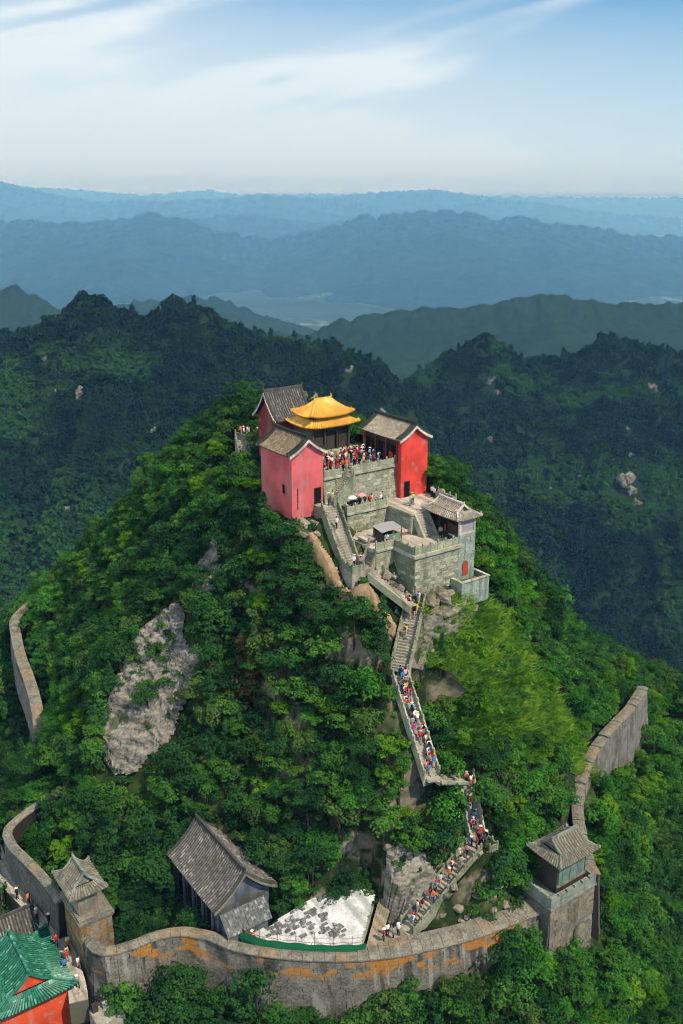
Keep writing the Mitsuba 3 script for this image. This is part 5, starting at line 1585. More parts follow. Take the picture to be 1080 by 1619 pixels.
OUT = [(-184.6, 553.7, -88.2, 9), (-186, 549, -92, 5), (-205.4, 561.3, -85, 4), (-222.3, 592.7, -69.2, 5), (-163.9, 554.7, -79.3, 4), (-131.3, 527.9, -105.5, 4.5), (-23.2, 562.9, -96.3, 9), (-18.5, 556.9, -102.2, 6), (4.7, 592.5, -88, 5), (30.6, 578.6, -109.2, 5), (137, 742, -108.2, 5), (141, 735, -114, 4.5), (83.8, 639.2, -180, 6), (110.5, 617.6, -198, 4), (233, 628.7, -182.5, 12), (236, 620, -189, 7), (283.7, 738.3, -117, 7), (200.3, 651, -192.8, 4), (244.5, 656.2, -165.5, 4), (177.2, 653, -200.7, 4), (238.3, 607.7, -194.8, 5), (-199.4, 427.9, -183.3, 6), (-185.6, 404.9, -176, 4), (-171.9, 446.1, -148, 3.5), (250, 690, -150, 4), (130, 690, -160, 4)]
for i, (x, y, z, s) in enumerate(OUT):
    side = 'left' if x < -60 else ('middle' if x < 60 else 'right')
    zz = float(_hb([[x, y]])[0])
    ms = []
    gq = np.random.default_rng(800 + i)
    for j in range(6):
        m = boulder(820 + i * 9 + j, s * gq.uniform(0.22, 0.42), s * 0.32, s * gq.uniform(0.30, 0.62), 3)
        m.vertices += (meshkit.fbm(m.vertices * [1.2, 1.2, 0.5] / s * 4 + i, 4, j)[:, None] - 0.5) * s * [0.2, 0.3, 0.12]
        m.apply_translation((x + gq.normal() * s * 0.30, y + gq.normal() * s * 0.14, zz + s * 0.05 + gq.normal() * s * 0.28))
        ms.append(m)
    k = thing('rock_outcrop', f'pale rock outcrop showing through the dark forest of the {side} mountain', 'rock', f'rock outcrops on the {side} mountain')
    for m in ms:
        put('crag', m, 'cliff_stone', k, smooth=15)
    BARE.append((x, y - s * 0.9, s * 1.1))

VIL = [(298, 7495, -736), (366, 7673, -734), (423, 7499, -737), (504, 7600, -717), (567, 7427, -739), (241, 6976, -729), (-408, 8224, -741), (-375, 8110, -746), (-97, 7276, -733), (-63, 7337, -730), (309, 7153, -730), (427, 7134, -732)]
ms = []
g = np.random.default_rng(12)
for x, y, z in VIL:
    far = y > 3000
    for i in range(6 if far else 2):
        a, b2 = x + g.normal() * (34 if far else 10), y + g.normal() * (70 if far else 14)
        L, D, H_ = (g.uniform(6, 11), g.uniform(4, 6), g.uniform(3, 6)) if far else (g.uniform(3, 5), 3, 3)
        zz = z
        m = cat([box(-L, L, -D, D, -12, H_), hexa([[-L, -D, H_], [-L, 0, H_ + 4], [-L, D, H_], [-L, 0, H_ + 4.01], [L, -D, H_], [L, 0, H_ + 4], [L, D, H_], [L, 0, H_ + 4.01]])])
        m.apply_transform(trimesh.transformations.rotation_matrix(g.uniform(0, 3.1), [0, 0, 1]))
        m.apply_translation((a, b2, zz))
        ms.append(m)
put('village', cat(ms), 'coping', kind='stuff', label='scattered white village houses far down in the valley')
# ------------------------------------------------------------------ people
import manifold3d as m3


def ball(p, r, n=10):
    return m3.Manifold.sphere(float(r), n).translate([float(v) for v in p])


def bone(p, q, r0, r1, n=10):
    return m3.Manifold.batch_hull([ball(p, r0, n), ball(q, r1, n)])


def chain(pts, rs, n=10):
    return [bone(pts[i], pts[i + 1], rs[i], rs[i + 1], n) for i in range(len(pts) - 1)]


def to_mesh(parts, edge=None, it=0):
    m = m3.Manifold.batch_boolean(parts, m3.OpType.Add)
    if edge:
        m = m.refine_to_length(edge)
    q = m.to_mesh()
    t = trimesh.Trimesh(np.array(q.vert_properties[:, :3]), np.array(q.tri_verts), process=False)
    if it:
        trimesh.smoothing.filter_taubin(t, iterations=it)
    return t


def hand(p, d, up, curl=0.5):
    """A palm with four unequal bent fingers and a thumb leaving its side."""
    p, d, up = (np.array(v, float) for v in (p, d, up))
    d /= np.linalg.norm(d)
    s = np.cross(d, up)
    s /= np.linalg.norm(s)
    n = np.cross(s, d)
    out = [m3.Manifold.batch_hull([ball(p + s * k * 0.028 + d * e, 0.016, 6) for k in (-1, 1) for e in (0.01, 0.085)])]
    for i, L in enumerate((0.068, 0.078, 0.072, 0.056)):
        b0 = p + s * (i - 1.5) * 0.020 + d * 0.09
        b1 = b0 + (d * math.cos(curl) + n * math.sin(curl)) * L * 0.55
        b2_ = b1 + (d * math.cos(2 * curl) + n * math.sin(2 * curl)) * L * 0.45
        out += chain([b0, b1, b2_], [0.0092, 0.0085, 0.0075], 6)
    t0 = p + s * 0.035 + d * 0.025
    t1 = t0 + (s * 0.7 + d * 0.6) * 0.045
    out += chain([t0, t1, t1 + (d * 0.9 + n * 0.3) * 0.032], [0.012, 0.0105, 0.0085], 6)
    return out


def figure(pose):
    """Joint positions of a 1.66 m person facing -y, feet on z = 0; returns the meshes of the body and of what it wears."""
    J = dict(hipL=(0.09, 0, 0.88), hipR=(-0.09, 0, 0.88), kneeL=(0.10, -0.01, 0.47), kneeR=(-0.10, -0.01, 0.47), ankL=(0.10, 0.03, 0.08), ankR=(-0.10, 0.03, 0.08),
             chest=(0, 0, 1.22), waist=(0, 0, 1.0), neck=(0, 0, 1.38), shL=(0.17, 0.01, 1.34), shR=(-0.17, 0.01, 1.34), elL=(0.22, 0.03, 1.07), elR=(-0.22, 0.03, 1.07),
             wrL=(0.21, -0.06, 0.84), wrR=(-0.21, -0.06, 0.84), head=(0, -0.015, 1.54))
    J.update(pose)
    J = {k: np.array(v, float) for k, v in J.items()}
    P = lambda *n: [J[x] for x in n]
    body = chain(P('hipL', 'kneeL', 'ankL'), [0.078, 0.052, 0.038]) + chain(P('hipR', 'kneeR', 'ankR'), [0.078, 0.052, 0.038])
    body += chain(P('shL', 'elL', 'wrL'), [0.045, 0.036, 0.026]) + chain(P('shR', 'elR', 'wrR'), [0.045, 0.036, 0.026])
    body += [m3.Manifold.batch_hull([ball(J['waist'], 0.10), ball(J['hipL'], 0.085), ball(J['hipR'], 0.085)]), m3.Manifold.batch_hull([ball(J['waist'], 0.10), ball(J['shL'], 0.05), ball(J['shR'], 0.05), ball(J['chest'] + [0, -0.02, 0], 0.11)])]
    body += [bone(J['chest'] + [0, 0, 0.1], J['neck'], 0.06, 0.05), bone(J['neck'], J['head'] - [0, 0, 0.05], 0.05, 0.05)]
    h = J['head']
    body += [m3.Manifold.batch_hull([ball(h + [0, 0.02, 0.03], 0.085, 12), ball(h + [0, -0.03, -0.03], 0.068, 12), ball(h + [0, -0.045, -0.075], 0.038, 10)]), bone(h + [0, -0.095, 0.0], h + [0, -0.112, -0.028], 0.010, 0.014, 6), bone(h + [-0.02, -0.092, -0.062], h + [0.02, -0.092, -0.062], 0.008, 0.008, 6)]
    body += [bone(h + [s * 0.085, 0.02, 0.015], h + [s * 0.088, 0.025, -0.03], 0.014, 0.01, 6) for s in (-1, 1)] + [ball(h + [s * 0.032, -0.088, 0.005], 0.011, 6) for s in (-1, 1)]
    for s in 'LR':
        body += hand(J['wr' + s], J['wr' + s] - J['el' + s] + [0, -0.02, 0], (1, 0, 0.2) if s == 'L' else (-1, 0, 0.2))
    out = {'body': to_mesh(body)}
    el = {s: J['sh' + s] + (J['el' + s] - J['sh' + s]) * 0.75 for s in 'LR'}
    out['shirt'] = to_mesh([m3.Manifold.batch_hull([ball(J['waist'] + [0, 0, -0.08], 0.128), ball(J['shL'], 0.066), ball(J['shR'], 0.066), ball(J['chest'] + [0, -0.025, 0], 0.132), ball(J['hipL'] + [0, 0, 0.03], 0.10), ball(J['hipR'] + [0, 0, 0.03], 0.10)]), bone(J['shL'], el['L'], 0.066, 0.06), bone(J['shR'], el['R'], 0.066, 0.06)])
    out['trousers'] = to_mesh([m3.Manifold.batch_hull([ball(J['waist'] + [0, 0, -0.08], 0.118), ball(J['hipL'], 0.10), ball(J['hipR'], 0.10)])] + sum([chain([J['hip' + s], J['knee' + s], J['ank' + s] + [0, 0, 0.06]], [0.098, 0.070, 0.060]) for s in 'LR'], []))
    out['shoes'] = to_mesh([m3.Manifold.batch_hull([ball(J['ank' + s] + [0, 0.02, -0.02], 0.048), ball(J['ank' + s] + [0, -0.13, -0.045], 0.036), ball(J['ank' + s] + [0, 0.03, -0.04], 0.04)]) for s in 'LR'])
    cap = ball(h + [0, 0.025, 0.045], 0.098, 12) - m3.Manifold.cube([0.4, 0.4, 0.4], True).translate([float(h[0]), float(h[1] - 0.265), float(h[2] - 0.15)])
    out['hair'] = to_mesh([cap])
    out['long_hair'] = to_mesh([cap, bone(h + [0, 0.06, 0.0], h + [0, 0.075, -0.16], 0.075, 0.06)])
    brim = m3.Manifold.cylinder(0.012, 0.19, 0.20, 16).translate([float(h[0]), float(h[1] + 0.01), float(h[2] + 0.055)])
    out['hat'] = to_mesh([brim, m3.Manifold.batch_hull([ball(h + [0, 0.02, 0.07], 0.098, 12), ball(h + [0, 0.02, 0.10], 0.08, 12)])])
    c = J['chest']
    out['backpack'] = to_mesh([m3.Manifold.batch_hull([ball(c + [s * 0.09, 0.17, z], 0.06, 8) for s in (-1, 1) for z in (-0.16, 0.12)])])
    return out


POSES = [
    {},
    dict(kneeL=(0.10, -0.20, 0.60), ankL=(0.10, -0.14, 0.24), kneeR=(-0.10, 0.05, 0.47), ankR=(-0.10, 0.16, 0.08), elL=(0.23, 0.12, 1.10), wrL=(0.22, 0.12, 0.86), elR=(-0.23, -0.08, 1.09), wrR=(-0.20, -0.28, 0.96), chest=(0, -0.05, 1.22), neck=(0, -0.09, 1.38), head=(0, -0.13, 1.53), shL=(0.17, -0.05, 1.34), shR=(-0.17, -0.07, 1.34)),
    dict(elR=(-0.24, -0.12, 1.22), wrR=(-0.14, -0.28, 1.42)),
    dict(hipL=(0.09, 0.10, 0.45), hipR=(-0.09, 0.10, 0.45), waist=(0, 0.10, 0.58), chest=(0, 0.05, 0.80), neck=(0, 0.02, 0.97), head=(0, -0.02, 1.13), shL=(0.17, 0.05, 0.93), shR=(-0.17, 0.05, 0.93), kneeL=(0.13, -0.30, 0.50), kneeR=(-0.13, -0.30, 0.50), ankL=(0.12, -0.26, 0.08), ankR=(-0.12, -0.26, 0.08), elL=(0.24, -0.10, 0.70), elR=(-0.24, -0.10, 0.70), wrL=(0.12, -0.28, 0.62), wrR=(-0.12, -0.28, 0.62)),
    dict(elL=(0.30, 0.06, 1.10), wrL=(0.15, -0.10, 1.00), elR=(-0.30, 0.06, 1.10), wrR=(-0.15, -0.10, 1.00)),
    dict(kneeL=(0.10, -0.14, 0.50), ankL=(0.10, -0.22, 0.10), kneeR=(-0.10, 0.02, 0.47), ankR=(-0.10, 0.18, 0.10), elL=(0.23, 0.10, 1.08), wrL=(0.22, 0.05, 0.86), elR=(-0.23, -0.05, 1.08), wrR=(-0.20, -0.18, 0.90))]
POSE_WORDS = ['standing', 'climbing', 'raising one hand', 'sitting', 'standing with elbows out', 'walking']
FIG = [{k: mikit.ply(v, None, 45) for k, v in figure(p).items()} for p in POSES]
COL = {'white': (0.78, 0.78, 0.76), 'red': (0.50, 0.035, 0.04), 'magenta': (0.55, 0.03, 0.22), 'purple': (0.28, 0.07, 0.33), 'black': (0.022, 0.022, 0.026), 'navy': (0.03, 0.045, 0.11), 'blue': (0.05, 0.20, 0.52), 'sky blue': (0.16, 0.42, 0.62),
       'pink': (0.72, 0.32, 0.36), 'orange': (0.72, 0.20, 0.05), 'yellow': (0.70, 0.62, 0.10), 'lime green': (0.50, 0.66, 0.14), 'grey': (0.30, 0.31, 0.32), 'beige': (0.52, 0.44, 0.32), 'green': (0.06, 0.20, 0.10), 'teal': (0.06, 0.28, 0.30)}
for c, v in COL.items():
    scene['cloth_' + c.replace(' ', '_')] = diffuse(v)
scene['skin'] = diffuse((0.42, 0.25, 0.17))
scene['hair_black'] = diffuse((0.015, 0.013, 0.012))
PEOPLE = []
UMB = {}


def ref(n):
    return {'type': 'ref', 'id': n}


def person(p, face, shirt, legs, zone, pose=0, hat=None, long_hair=False, pack=None, s=1.0):
    """face: the world angle in degrees that the person looks towards."""
    PEOPLE.append(dict(p=np.array(p, float), face=face, shirt=shirt, legs=legs, zone=zone, pose=pose, hat=hat, long=long_hair, pack=pack, s=s))


def build_people():
    buckets = {}
    for q in PEOPLE:
        base = f"person in {q['shirt']} top" + (f", {q['hat']} hat" if q['hat'] else '') + (f", {q['pack']} backpack" if q['pack'] else (f", {q['legs']} trousers" if not q['hat'] else ''))
        q['base'] = base
        buckets.setdefault((base, q['zone']), []).append(q)
    ords = ['first', 'second', 'third', 'fourth', 'fifth', 'sixth', 'seventh', 'eighth', 'ninth']
    for (base, zone), qs in buckets.items():
        down = 'flight' in zone
        qs.sort(key=lambda q: -q['p'][2] if down else q['p'][0])
        for i, q in enumerate(qs):
            q['label'] = f"{base} {zone}" if len(qs) == 1 else f"{base} {zone}, {ords[min(i, 8)]} " + ('down' if down else 'from left')
    for q in PEOPLE:
        k = thing('person', q['label'], 'person', 'visitors ' + q['zone'])
        to = T().translate([float(v) for v in q['p']]).rotate([0, 0, 1], float(q['face'] + 90)).scale(float(q['s']))
        F = FIG[q['pose']]
        for nm, mat in (('body', 'skin'), ('shirt', 'cloth_' + q['shirt'].replace(' ', '_')), ('trousers', 'cloth_' + q['legs'].replace(' ', '_')), ('shoes', 'cloth_black'), ('long_hair' if q['long'] else 'hair', 'hair_black')):
            scene[f'{k}__{nm}'] = {**F[nm], 'bsdf': ref(mat), 'to_world': to}
        if q['hat']:
            scene[f'{k}__hat'] = {**F['hat'], 'bsdf': ref('cloth_' + q['hat'].replace(' ', '_')), 'to_world': to}
        if q['pack']:
            scene[f'{k}__backpack'] = {**F['backpack'], 'bsdf': ref('cloth_' + q['pack'].replace(' ', '_')), 'to_world': to}


g = np.random.default_rng(42)
ZT = 'before the golden hall'
CROWD = ['white'] * 15 + ['black'] * 8 + ['red'] * 5 + ['magenta'] * 2 + ['purple', 'purple', 'grey', 'grey', 'navy', 'navy', 'beige', 'green', 'pink', 'pink', 'orange', 'teal', 'yellow']
spots = []
while len(spots) < 66:
    r_, b2 = g.uniform(-4.2, 6.0), g.uniform(-2.35, 3.7)
    if r_ < -2.2 and b2 > 0.5:
        continue
    if all(math.hypot(r_ - a, b2 - c) > 0.47 for a, c in spots):
        spots.append((r_, b2))
spots.sort()
for i, (r_, b2) in enumerate(spots):
    c = CROWD[int(g.integers(0, len(CROWD)))]
    if i == len(spots) - 3:
        c = 'sky blue'
    lg = ['black', 'navy', 'grey', 'black', 'beige'][int(g.integers(0, 5))]
    hat = [None, None, None, 'white', None, None, 'beige', 'red'][int(g.integers(0, 8))]
    person(W((r_, b2, 0)), g.uniform(0, 360), c, lg, ZT, int(g.choice([0, 0, 2, 4, 5])), hat, bool(g.uniform() < 0.45), [None, None, None, 'red', 'navy'][int(g.integers(0, 5))], g.uniform(0.93, 1.06))
ZM = 'by the sun umbrellas'
for r_, b2, c, lg, ps, hat in [(-2.2, -4.8, 'black', 'navy', 0, 'white'), (-1.6, -4.6, 'navy', 'black', 0, None), (-1.0, -4.7, 'black', 'grey', 4, None), (-0.3, -4.4, 'black', 'black', 0, None), (0.2, -4.8, 'navy', 'black', 0, None), (0.6, -4.3, 'black', 'black', 2, None), (1.2, -4.6, 'red', 'black', 0, None), (1.7, -4.3, 'beige', 'grey', 0, None), (2.8, -4.7, 'white', 'black', 4, 'beige'), (3.4, -4.3, 'grey', 'black', 0, None)]:
    person(W((r_, b2, -4.4)), -110 + g.uniform(-50, 50), c, lg, ZM, ps, hat, g.uniform() < 0.4)
ZR = 'before the bright red house'
person(W((6.3, -6.9, -4.4)), -100, 'lime green', 'navy', ZR, 4, 'yellow')
person(W((5.7, -7.2, -4.4)), 20, 'white', 'grey', ZR, 0, None, True)
ZB = 'beyond the bright red house'
for r_, b2, c, lg, ps in [(10.4, -5.9, 'white', 'black', 2), (10.8, -6.3, 'navy', 'grey', 0), (11.0, -5.6, 'grey', 'black', 0), (10.2, -6.6, 'white', 'black', 0), (10.9, -7.3, 'beige', 'grey', 4)]:
    person(W((r_, b2, -4.4)), 40, c, lg, ZB, ps)
ZS = 'beside the pink house'
person(W((-4.75, -4.0, -3.2)), 160, 'green', 'navy', ZS, 0, 'white')
person(W((-3.9, -3.6, -3.2)), -60, 'beige', 'beige', ZS, 0)
person(W((-5.35, -6.6, -5.47)), -130, 'white', 'black', ZS, 5)
ZL = 'below the long stair'
person(W((-5.7, -10.7, -9.1)), 60, 'white', 'black', ZL, 1, 'white')
person(W((-5.1, -11.3, -9.1)), 60, 'pink', 'navy', ZL, 0, 'beige', True)
person(W((-4.5, -10.9, -9.1)), -80, 'grey', 'grey', ZL, 0)
person(W((-1.1, -11.2, -7.1)), 50, 'white', 'red', 'at the canopy stall', 0, None, True)
person(W((7.0, -12.6, -7.1)), 180, 'red', 'black', 'inside the watchtower pavilion', 0)
person(W((6.0, -12.9, -7.1)), 90, 'grey', 'black', 'at the foot of the pale stair', 0)


def on_flight(a, b_, n, width, zone, cols, face_up=True, steps=24):
    a, b_ = np.array(a, float), np.array(b_, float)
    h = b_ - a
    s = np.array([-h[1], h[0], 0])
    s /= np.linalg.norm(s)
    up = math.degrees(math.atan2(-h[1], -h[0]))
    for i in range(n):
        f = (i + g.uniform(0.0, 1.0)) / n
        f = (math.floor(f * steps) + 0.55) / steps
        o = g.uniform(-0.36, 0.36) * width
        z = a[2] + h[2] * (math.floor(f * steps) + 1) / steps + 0.15 * abs(h[2]) / steps
        p = a + h * f + s * o
        p[2] = z
        person(p, up + g.uniform(-25, 25), cols[i % len(cols)], ['black', 'navy', 'grey', 'beige'][int(g.integers(0, 4))], zone, int(g.choice([1, 1, 0, 5])), [None, None, 'white', None, 'beige', None, 'red'][int(g.integers(0, 7))], bool(g.uniform() < 0.4), [None, None, 'blue', 'red', 'black'][int(g.integers(0, 5))], g.uniform(0.94, 1.05))


on_flight(F3[0], np.array(F3[0]) + (np.array(F3[1]) - F3[0]) * 0.28, 6, 1.9, 'atop the sunlit flight', ['white', 'pink', 'white', 'yellow', 'black', 'red'], steps=7)
on_flight(np.array(F3[0]) + (np.array(F3[1]) - F3[0]) * 0.46, np.array(F3[0]) + (np.array(F3[1]) - F3[0]) * 0.54, 1, 1.0, 'midway down the sunlit flight', ['lime green'], steps=2)
on_flight(*F4, 27, 1.6, 'on the packed flight', ['blue', 'pink', 'blue', 'navy', 'orange', 'white', 'green', 'red', 'white', 'orange', 'sky blue', 'black', 'white', 'white', 'grey', 'magenta', 'white', 'orange', 'red', 'beige', 'white', 'navy', 'white', 'pink'], steps=32)
on_flight(F5[0], F5[1], 9, 1.3, 'on the narrow wooded flight', ['beige', 'white', 'pink', 'white', 'orange', 'white', 'grey', 'pink', 'red', 'white', 'white'], steps=20)
for x, y, c, lg, hat in [(15.6, -27.6, 'black', 'black', 'red'), (16.2, -27.9, 'navy', 'black', None), (16.5, -27.3, 'black', 'navy', 'white'), (15.3, -28.3, 'red', 'black', None)]:
    person((x, y, -36.75), g.uniform(0, 360), c, lg, 'above the lowest flight', 0, hat)
on_flight(*F6, 14, 1.6, 'on the lowest flight', ['navy', 'pink', 'white', 'beige', 'white', 'orange', 'white', 'grey', 'orange', 'black', 'red', 'white', 'navy', 'white'], steps=24)
for x, y, c, hat in [(4.6, -35.4, 'red', 'white'), (5.6, -35.1, 'beige', None), (6.2, -34.6, 'white', 'white'), (5.0, -34.6, 'white', None)]:
    person((x, y, -43.2), g.uniform(0, 360), c, 'black', 'at the lowest flight foot', 0, hat)
person(W((-28.2, -23.4, -43.1)), -30, 'orange', 'red', 'on the white roof', 3, 'white')
ZP = 'on the left paved path'
pcol = [('black', 'black', 'white'), ('orange', 'black', None), ('pink', 'black', 'white'), ('black', 'black', 'white'), ('red', 'black', None), ('white', 'black', 'white'), ('red', 'navy', None), ('white', 'beige', None), ('orange', 'black', 'yellow'), ('beige', 'black', None), ('red', 'grey', None), ('blue', 'navy', None), ('white', 'pink', None), ('grey', 'black', 'white')]
fr = [0.47, 0.52, 0.61, 0.66, 0.69, 0.73, 0.76, 0.79, 0.805, 0.83, 0.845, 0.875, 0.885, 0.95]
for f, (c, lg, hat) in zip(fr, pcol):
    x = f * (len(pp) - 1)
    i = min(int(x), len(pp) - 2)
    p = pp[i] + (pp[i + 1] - pp[i]) * (x - i)
    o = g.uniform(-0.75, 0.75)
    d = dd[i]
    person((p[0] + d[1] * o, p[1] - d[0] * o, p[2] + 0.03), math.degrees(math.atan2(d[1], d[0])) + (180 if g.uniform() < 0.3 else 0) + g.uniform(-20, 20), c, lg, ZP, int(g.choice([0, 5])), hat)
for x, y, z, c in [(-43.5, -18.8, -45.55, 'navy'), (-42.7, -19.3, -45.58, 'pink'), (-43.2, -17.9, -45.5, 'black'), (-42.4, -21.0, -45.6, 'red')]:
    person((x, y, z), g.uniform(0, 360), c, 'black', 'at the path\'s upper end', 0, None)
for x, y, c, hat in [(-38.6, -20.6, 'white', 'white'), (-38.1, -19.9, 'beige', None), (-37.3, -20.4, 'sky blue', None), (-37.0, -20.9, 'red', None), (-34.3, -24.6, 'white', None)]:
    person((x, y, float(HP(x, y))), g.uniform(0, 360), c, 'navy', 'behind the left wall', 0, hat)
ZQ = 'left of the rear hall'
for x, y, c, lg, hat in [(-14.6, 20.0, 'white', 'black', 'white'), (-15.2, 20.8, 'orange', 'black', None), (-14.0, 20.6, 'white', 'navy', None), (-13.4, 21.4, 'red', 'black', None), (-13.8, 19.6, 'beige', 'black', None), (-12.6, 20.6, 'white', 'navy', None), (-11.8, 19.8, 'grey', 'black', None), (-11.2, 19.2, 'white', 'black', None), (-12.2, 21.8, 'navy', 'black', 'white')]:
    person((x, y, -1.0), g.uniform(0, 360), c, lg, ZQ, 0, hat)
k = thing('side_path', 'small railed stone path left of the rear hall', 'path')
put('slab', prism([(-15.9, 19.6), (-13.9, 18.0), (-8.5, 17.0), (-7.5, 19.5), (-12.5, 22.8), (-15.5, 22.0)], -4.5, -1.0), 'paving', k)
parapet(k, [(-15.8, 19.7, -1.0), (-13.9, 18.1, -1.0), (-8.6, 17.1, -1.0)], 0.8, 1.3, 'stone_1', False, True)
flight('stone_stair', 'small shaded stair dropping into the trees left of the pink house', (-14.9, 19.0, -1.0), (-13.6, 14.5, -5.0), 1.3, 14, rail_mat='stone_1', base=2.5)

# two sun umbrellas held above the parapet
for r_, b2, c, lab in [(-1.7, -4.75, 'white', 'white sun umbrella held above the middle terrace'), (-0.1, -4.5, 'pink', 'pink sun umbrella held above the middle terrace')]:
    k = thing('umbrella', lab, 'umbrella')
    th = np.linspace(0, 2 * np.pi, 17)[:-1]
    P = []
    for i, s in enumerate(np.linspace(0.02, 1, 6)):
        rr = 0.62 * s * (1 - 0.05 * s * (1 - np.cos(th * 8)) / 2)
        P.append(np.stack([r_ + rr * np.cos(th), b2 + rr * np.sin(th), np.full(16, -2.32 - 0.27 * s ** 2)], -1))
    P = np.stack(P, 1)
    P = np.concatenate([P, P[:1]])
    put('canopy', loc(shell(P, 0.012)), 'cloth_' + c, k, smooth=50)
    put('shaft', loc(tube([(r_, b2, -3.35), (r_, b2, -2.25)], 0.012, 5)), 'cloth_black', k)
    put('rib', loc(cat([tube([(r_, b2, -2.36), (r_ + 0.58 * math.cos(a), b2 + 0.58 * math.sin(a), -2.58)], 0.006, 3) for a in np.arange(8) * math.pi / 4])), 'cloth_black', k)
build_people()

CLEAR_POLY += [(-10.0, 11.8, -3.0, 11.0), (-3.6, 3.8, 10.2, 17.6), (-7.0, 11.8, -12.6, -2.5), (-6.8, 9.0, -18.2, -11.5), (-31.8, -23.5, -23.2, -8.0), (-44.6, -39.8, -14.2, -6.6), (-0.4, 8.0, -41.2, -34.8), (-54, -45.2, -17, 0.5)]
CLEAR_POLY += [(-9.6, -5.4, -13.6, -2.9), (-5.5, -2.8, -7.5, -2.9), (-4.8, 0.5, -19.8, -15), (6.0, 11.0, -20, -15)]
CLEAR_LINE += [(F3, 1.9), (F4, 1.7), (F5, 1.5), (F6, 2.3), ([(10.4, -26.4), (14.3, -23.4)], 0.8), ([(15, -27.5), (17, -28)], 1.8)]
CLEAR_LINE += [([(x, y - 1.7) for x, y, z in F3], 1.9), ([(x + 1.4, y - 3.0) for x, y, z in F3], 1.7), ([(x - 0.6, y - 3.2) for x, y, z in F3], 1.5), ([(x - 0.3, y - 2.0) for x, y, z in F4], 1.2), ([(x, y - 1.9) for x, y, z in F5], 1.2), ([(x + 0.1, y - 3.4) for x, y, z in F5], 1.4), ([(x + 0.2, y - 5.0) for x, y, z in F5], 1.4), ([(x - 0.6, y - 3.0) for x, y, z in RIGHTW[:4]], 1.8), ([(x, y - 1.7) for x, y, z in F6], 1.4), ([(x + 1.3, y - 2.9) for x, y, z in F6], 1.4)]
CLEAR_LINE += [([p[:2] for p in FRONT], 1.7), ([p[:2] for p in LEFTW], 1.7), ([p[:2] for p in RIGHTW], 2.4), ([p[:2] for p in FARLW], 2.4), ([p[:2] for p in PATHL], 2.6), ([(-14.8, 19.5), (-9, 18.5)], 2.0), ([(-14.9, 17.5), (-13.6, 13)], 1.6)]
WHITE = [tuple(W((x, y, 0))[:2]) for x, y in poly]
CLEAR_RING = [CLIFF, RIB, BEDROCK, SOIL, WHITE, [tuple(W((x, y, 0))[:2]) for x, y in ((-19, -31.2), (-13.2, -26.2), (-11.4, -27.6), (-17.2, -32.6))]]
KEEP_OFF = [(-9.6, 11.6, -2.9, 11.0), (-3.6, 3.8, 10.2, 17.0), (-6.9, 11.6, -12.2, -2.7), (-5.6, 9.9, -18.1, -11.9), (-31.0, -23.8, -22.8, -9.0), (-44.2, -40.0, -13.6, -7.0), (0.0, 7.4, -40.6, -35.5), (-53.5, -45.6, -16, 0)]
KEEP_LINE = [(F3, 1.35), (F4, 1.2), (F5, 1.15), (F6, 1.35), ([(x + 0.7, y - 1.6) for x, y, z in F6], 1.1), ([(10.4, -26.4), (14.3, -23.4)], 1.0), ([(15, -27.5), (17, -28)], 1.5), ([(10.7, -14), (8.6, -19.2)], 1.0), ([p[:2] for p in FRONT], 1.1), ([p[:2] for p in LEFTW], 1.0), ([p[:2] for p in RIGHTW], 1.5), ([p[:2] for p in FARLW], 1.5), ([p[:2] for p in PATHL], 1.7), ([(-14.8, 19.5), (-9, 18.5)], 1.6), ([(-14.9, 19), (-13.6, 14.5)], 0.9)]
far_forest()
undergrowth()
grass_tufts()
TP, TK, TS, tg = summit_trees()
EXTRA = [('shrub', 10.6, -20.4, 1.4), ('shrub', 11.4, -21.4, 1.4), ('shrub', 10.4, -22.4, 1.2), ('shrub', 12.0, -20.0, 1.3), ('shrub', 6.4, -26.4, 1.4), ('shrub', 5.4, -25.6, 1.4), ('shrub', 7.2, -27.4, 1.3), ('shrub', -22.4, -8.6, 1.2), ('shrub', -23.2, -7.4, 1.1), ('shrub', -22.0, -10.2, 1.3), ('dark', -23.4, -9.8, 0.5), ('shrub', -21.2, -11.6, 1.1), ('shrub', -24.0, -12.8, 1.0), ('shrub', -22.6, -5.0, 1.1), ('shrub', -26.4, -8.2, 0.9), ('shrub', -20.0, -10.4, 1.2), ('shrub', -23.8, -3.0, 1.0), ('dark', -0.6, -28.9, 1.0), ('broad', 1.6, -28.0, 0.95), ('dark', -3.2, -29.4, 1.0), ('olive', 3.2, -28.4, 0.8), ('broad', -5.4, -30.3, 0.9), ('shrub', 0.6, -28.6, 1.3), ('shrub', 2.6, -28.8, 1.2), ('broad', 9.8, -28.1, 1.0), ('dark', 11.6, -28.4, 1.0), ('broad', 8.2, -29.0, 0.8), ('dark', 18.5, -29.5, 1.2), ('brown', -11.8, -13.5, 1.35), ('brown', -10.8, -14.8, 1.2), ('brown', -12.6, -14.6, 1.1),
         ('shrub', -25.0, -9.0, 1.6), ('shrub', -24.2, -6.2, 1.5), ('dark', -24.6, -11.4, 0.8), ('shrub', -27.0, -5.0, 1.2), ('shrub', -29.0, -12.5, 1.1), ('shrub', 4.0, -30.5, 1.1), ('shrub', 6.2, -29.4, 1.2)]
TP = np.vstack([TP, [[x, y, float(HP(x, y))] for _, x, y, _ in EXTRA]])
TK = TK + [k for k, *_ in EXTRA]
TS = np.concatenate([TS, [s for *_, s in EXTRA]])
order = np.argsort(np.linalg.norm(TP - [0, -118, 33.6], axis=1))
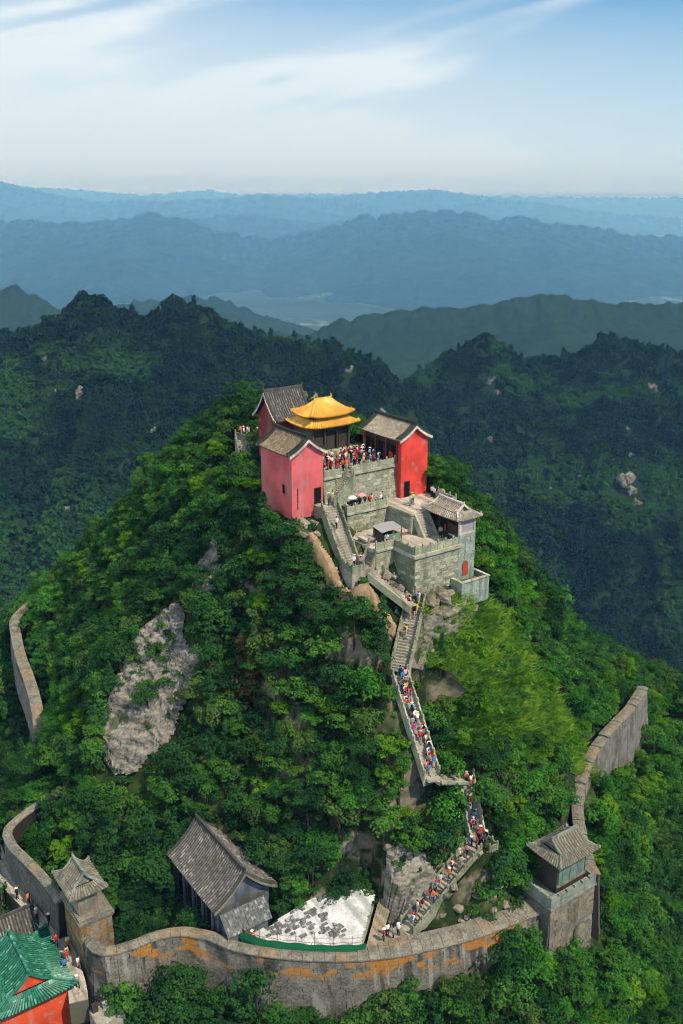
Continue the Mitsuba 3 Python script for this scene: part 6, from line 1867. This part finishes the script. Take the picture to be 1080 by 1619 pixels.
KIND_WORDS = {'olive': ('broadleaf tree', 'dull olive-green leafy tree'), 'fresh': ('broadleaf tree', 'fresh green leafy tree'), 'broad': ('broadleaf tree', 'mid green leafy tree'), 'dark': ('dark tree', 'dark green leafy tree'), 'conifer': ('pine tree', 'dark pointed pine'), 'lime': ('bright tree', 'bright yellow-green leafy tree'),
              'bush': ('bush', 'low yellow-green bush'), 'shrub': ('shrub', 'low green shrub'), 'brown': ('withered tree', 'withered brown pine')}


def zone_of(p):
    r_, b_, z_ = p @ ROT
    if p[2] < -47 and b_ < -30:
        return 'below the outer fortress wall'
    if p[2] > -14 and p[1] > 4:
        return 'on the crest beside the summit halls'
    if p[0] > 14 and in_grass(p[:1], p[1:2])[0]:
        return 'on the grassy spur right of the long stair'
    if p[0] > 28:
        return 'around the ruined wall on the far right slope'
    if p[0] > 8:
        return 'right of the pilgrim stair'
    if p[0] < -34:
        return 'along the left flank of the summit'
    if p[2] < -30:
        return 'on the slope above the long grey hall'
    return 'on the steep front slope below the red houses'


n_ind = 0
for i in order:
    kind, p, s = TK[i], TP[i], TS[i]
    grp = VARIANTS[kind][int(tg.integers(0, len(VARIANTS[kind])))]
    inst = place(grp, (p[0], p[1], p[2] - 0.25), s, tg.uniform(0, 360), (tg.normal() * 5, 0), tg.uniform(0.85, 1.2))
    if n_ind < 300 and kind not in ('bush', 'shrub') and abs(p[0]) < (p[1] + 118) * 0.37:
        noun, words_ = KIND_WORDS[kind]
        words_ = ('tall ' if s > 1.02 else 'small ' if s < 0.78 else '') + words_
        k = key_for(noun.replace(' ', '_'))
        scene[k] = inst
        z_ = zone_of(p)
        say(k, f'{words_} {z_}', 'tree', f'{words_}s {z_}')
        n_ind += 1
    else:
        nm = 'summit_shrubs' if kind in ('bush', 'shrub') else 'summit_wood'
        scene[f'{nm}__{key_for("_" + nm).replace("__" + nm, "").replace("_", "") or "0"}'] = inst
say('summit_wood', kind='stuff', label='dense green wood covering the summit slopes')
say('summit_shrubs', kind='stuff', label='low bushes and shrubs on the grassy spur')
print('trees', len(TP), 'individual', n_ind)
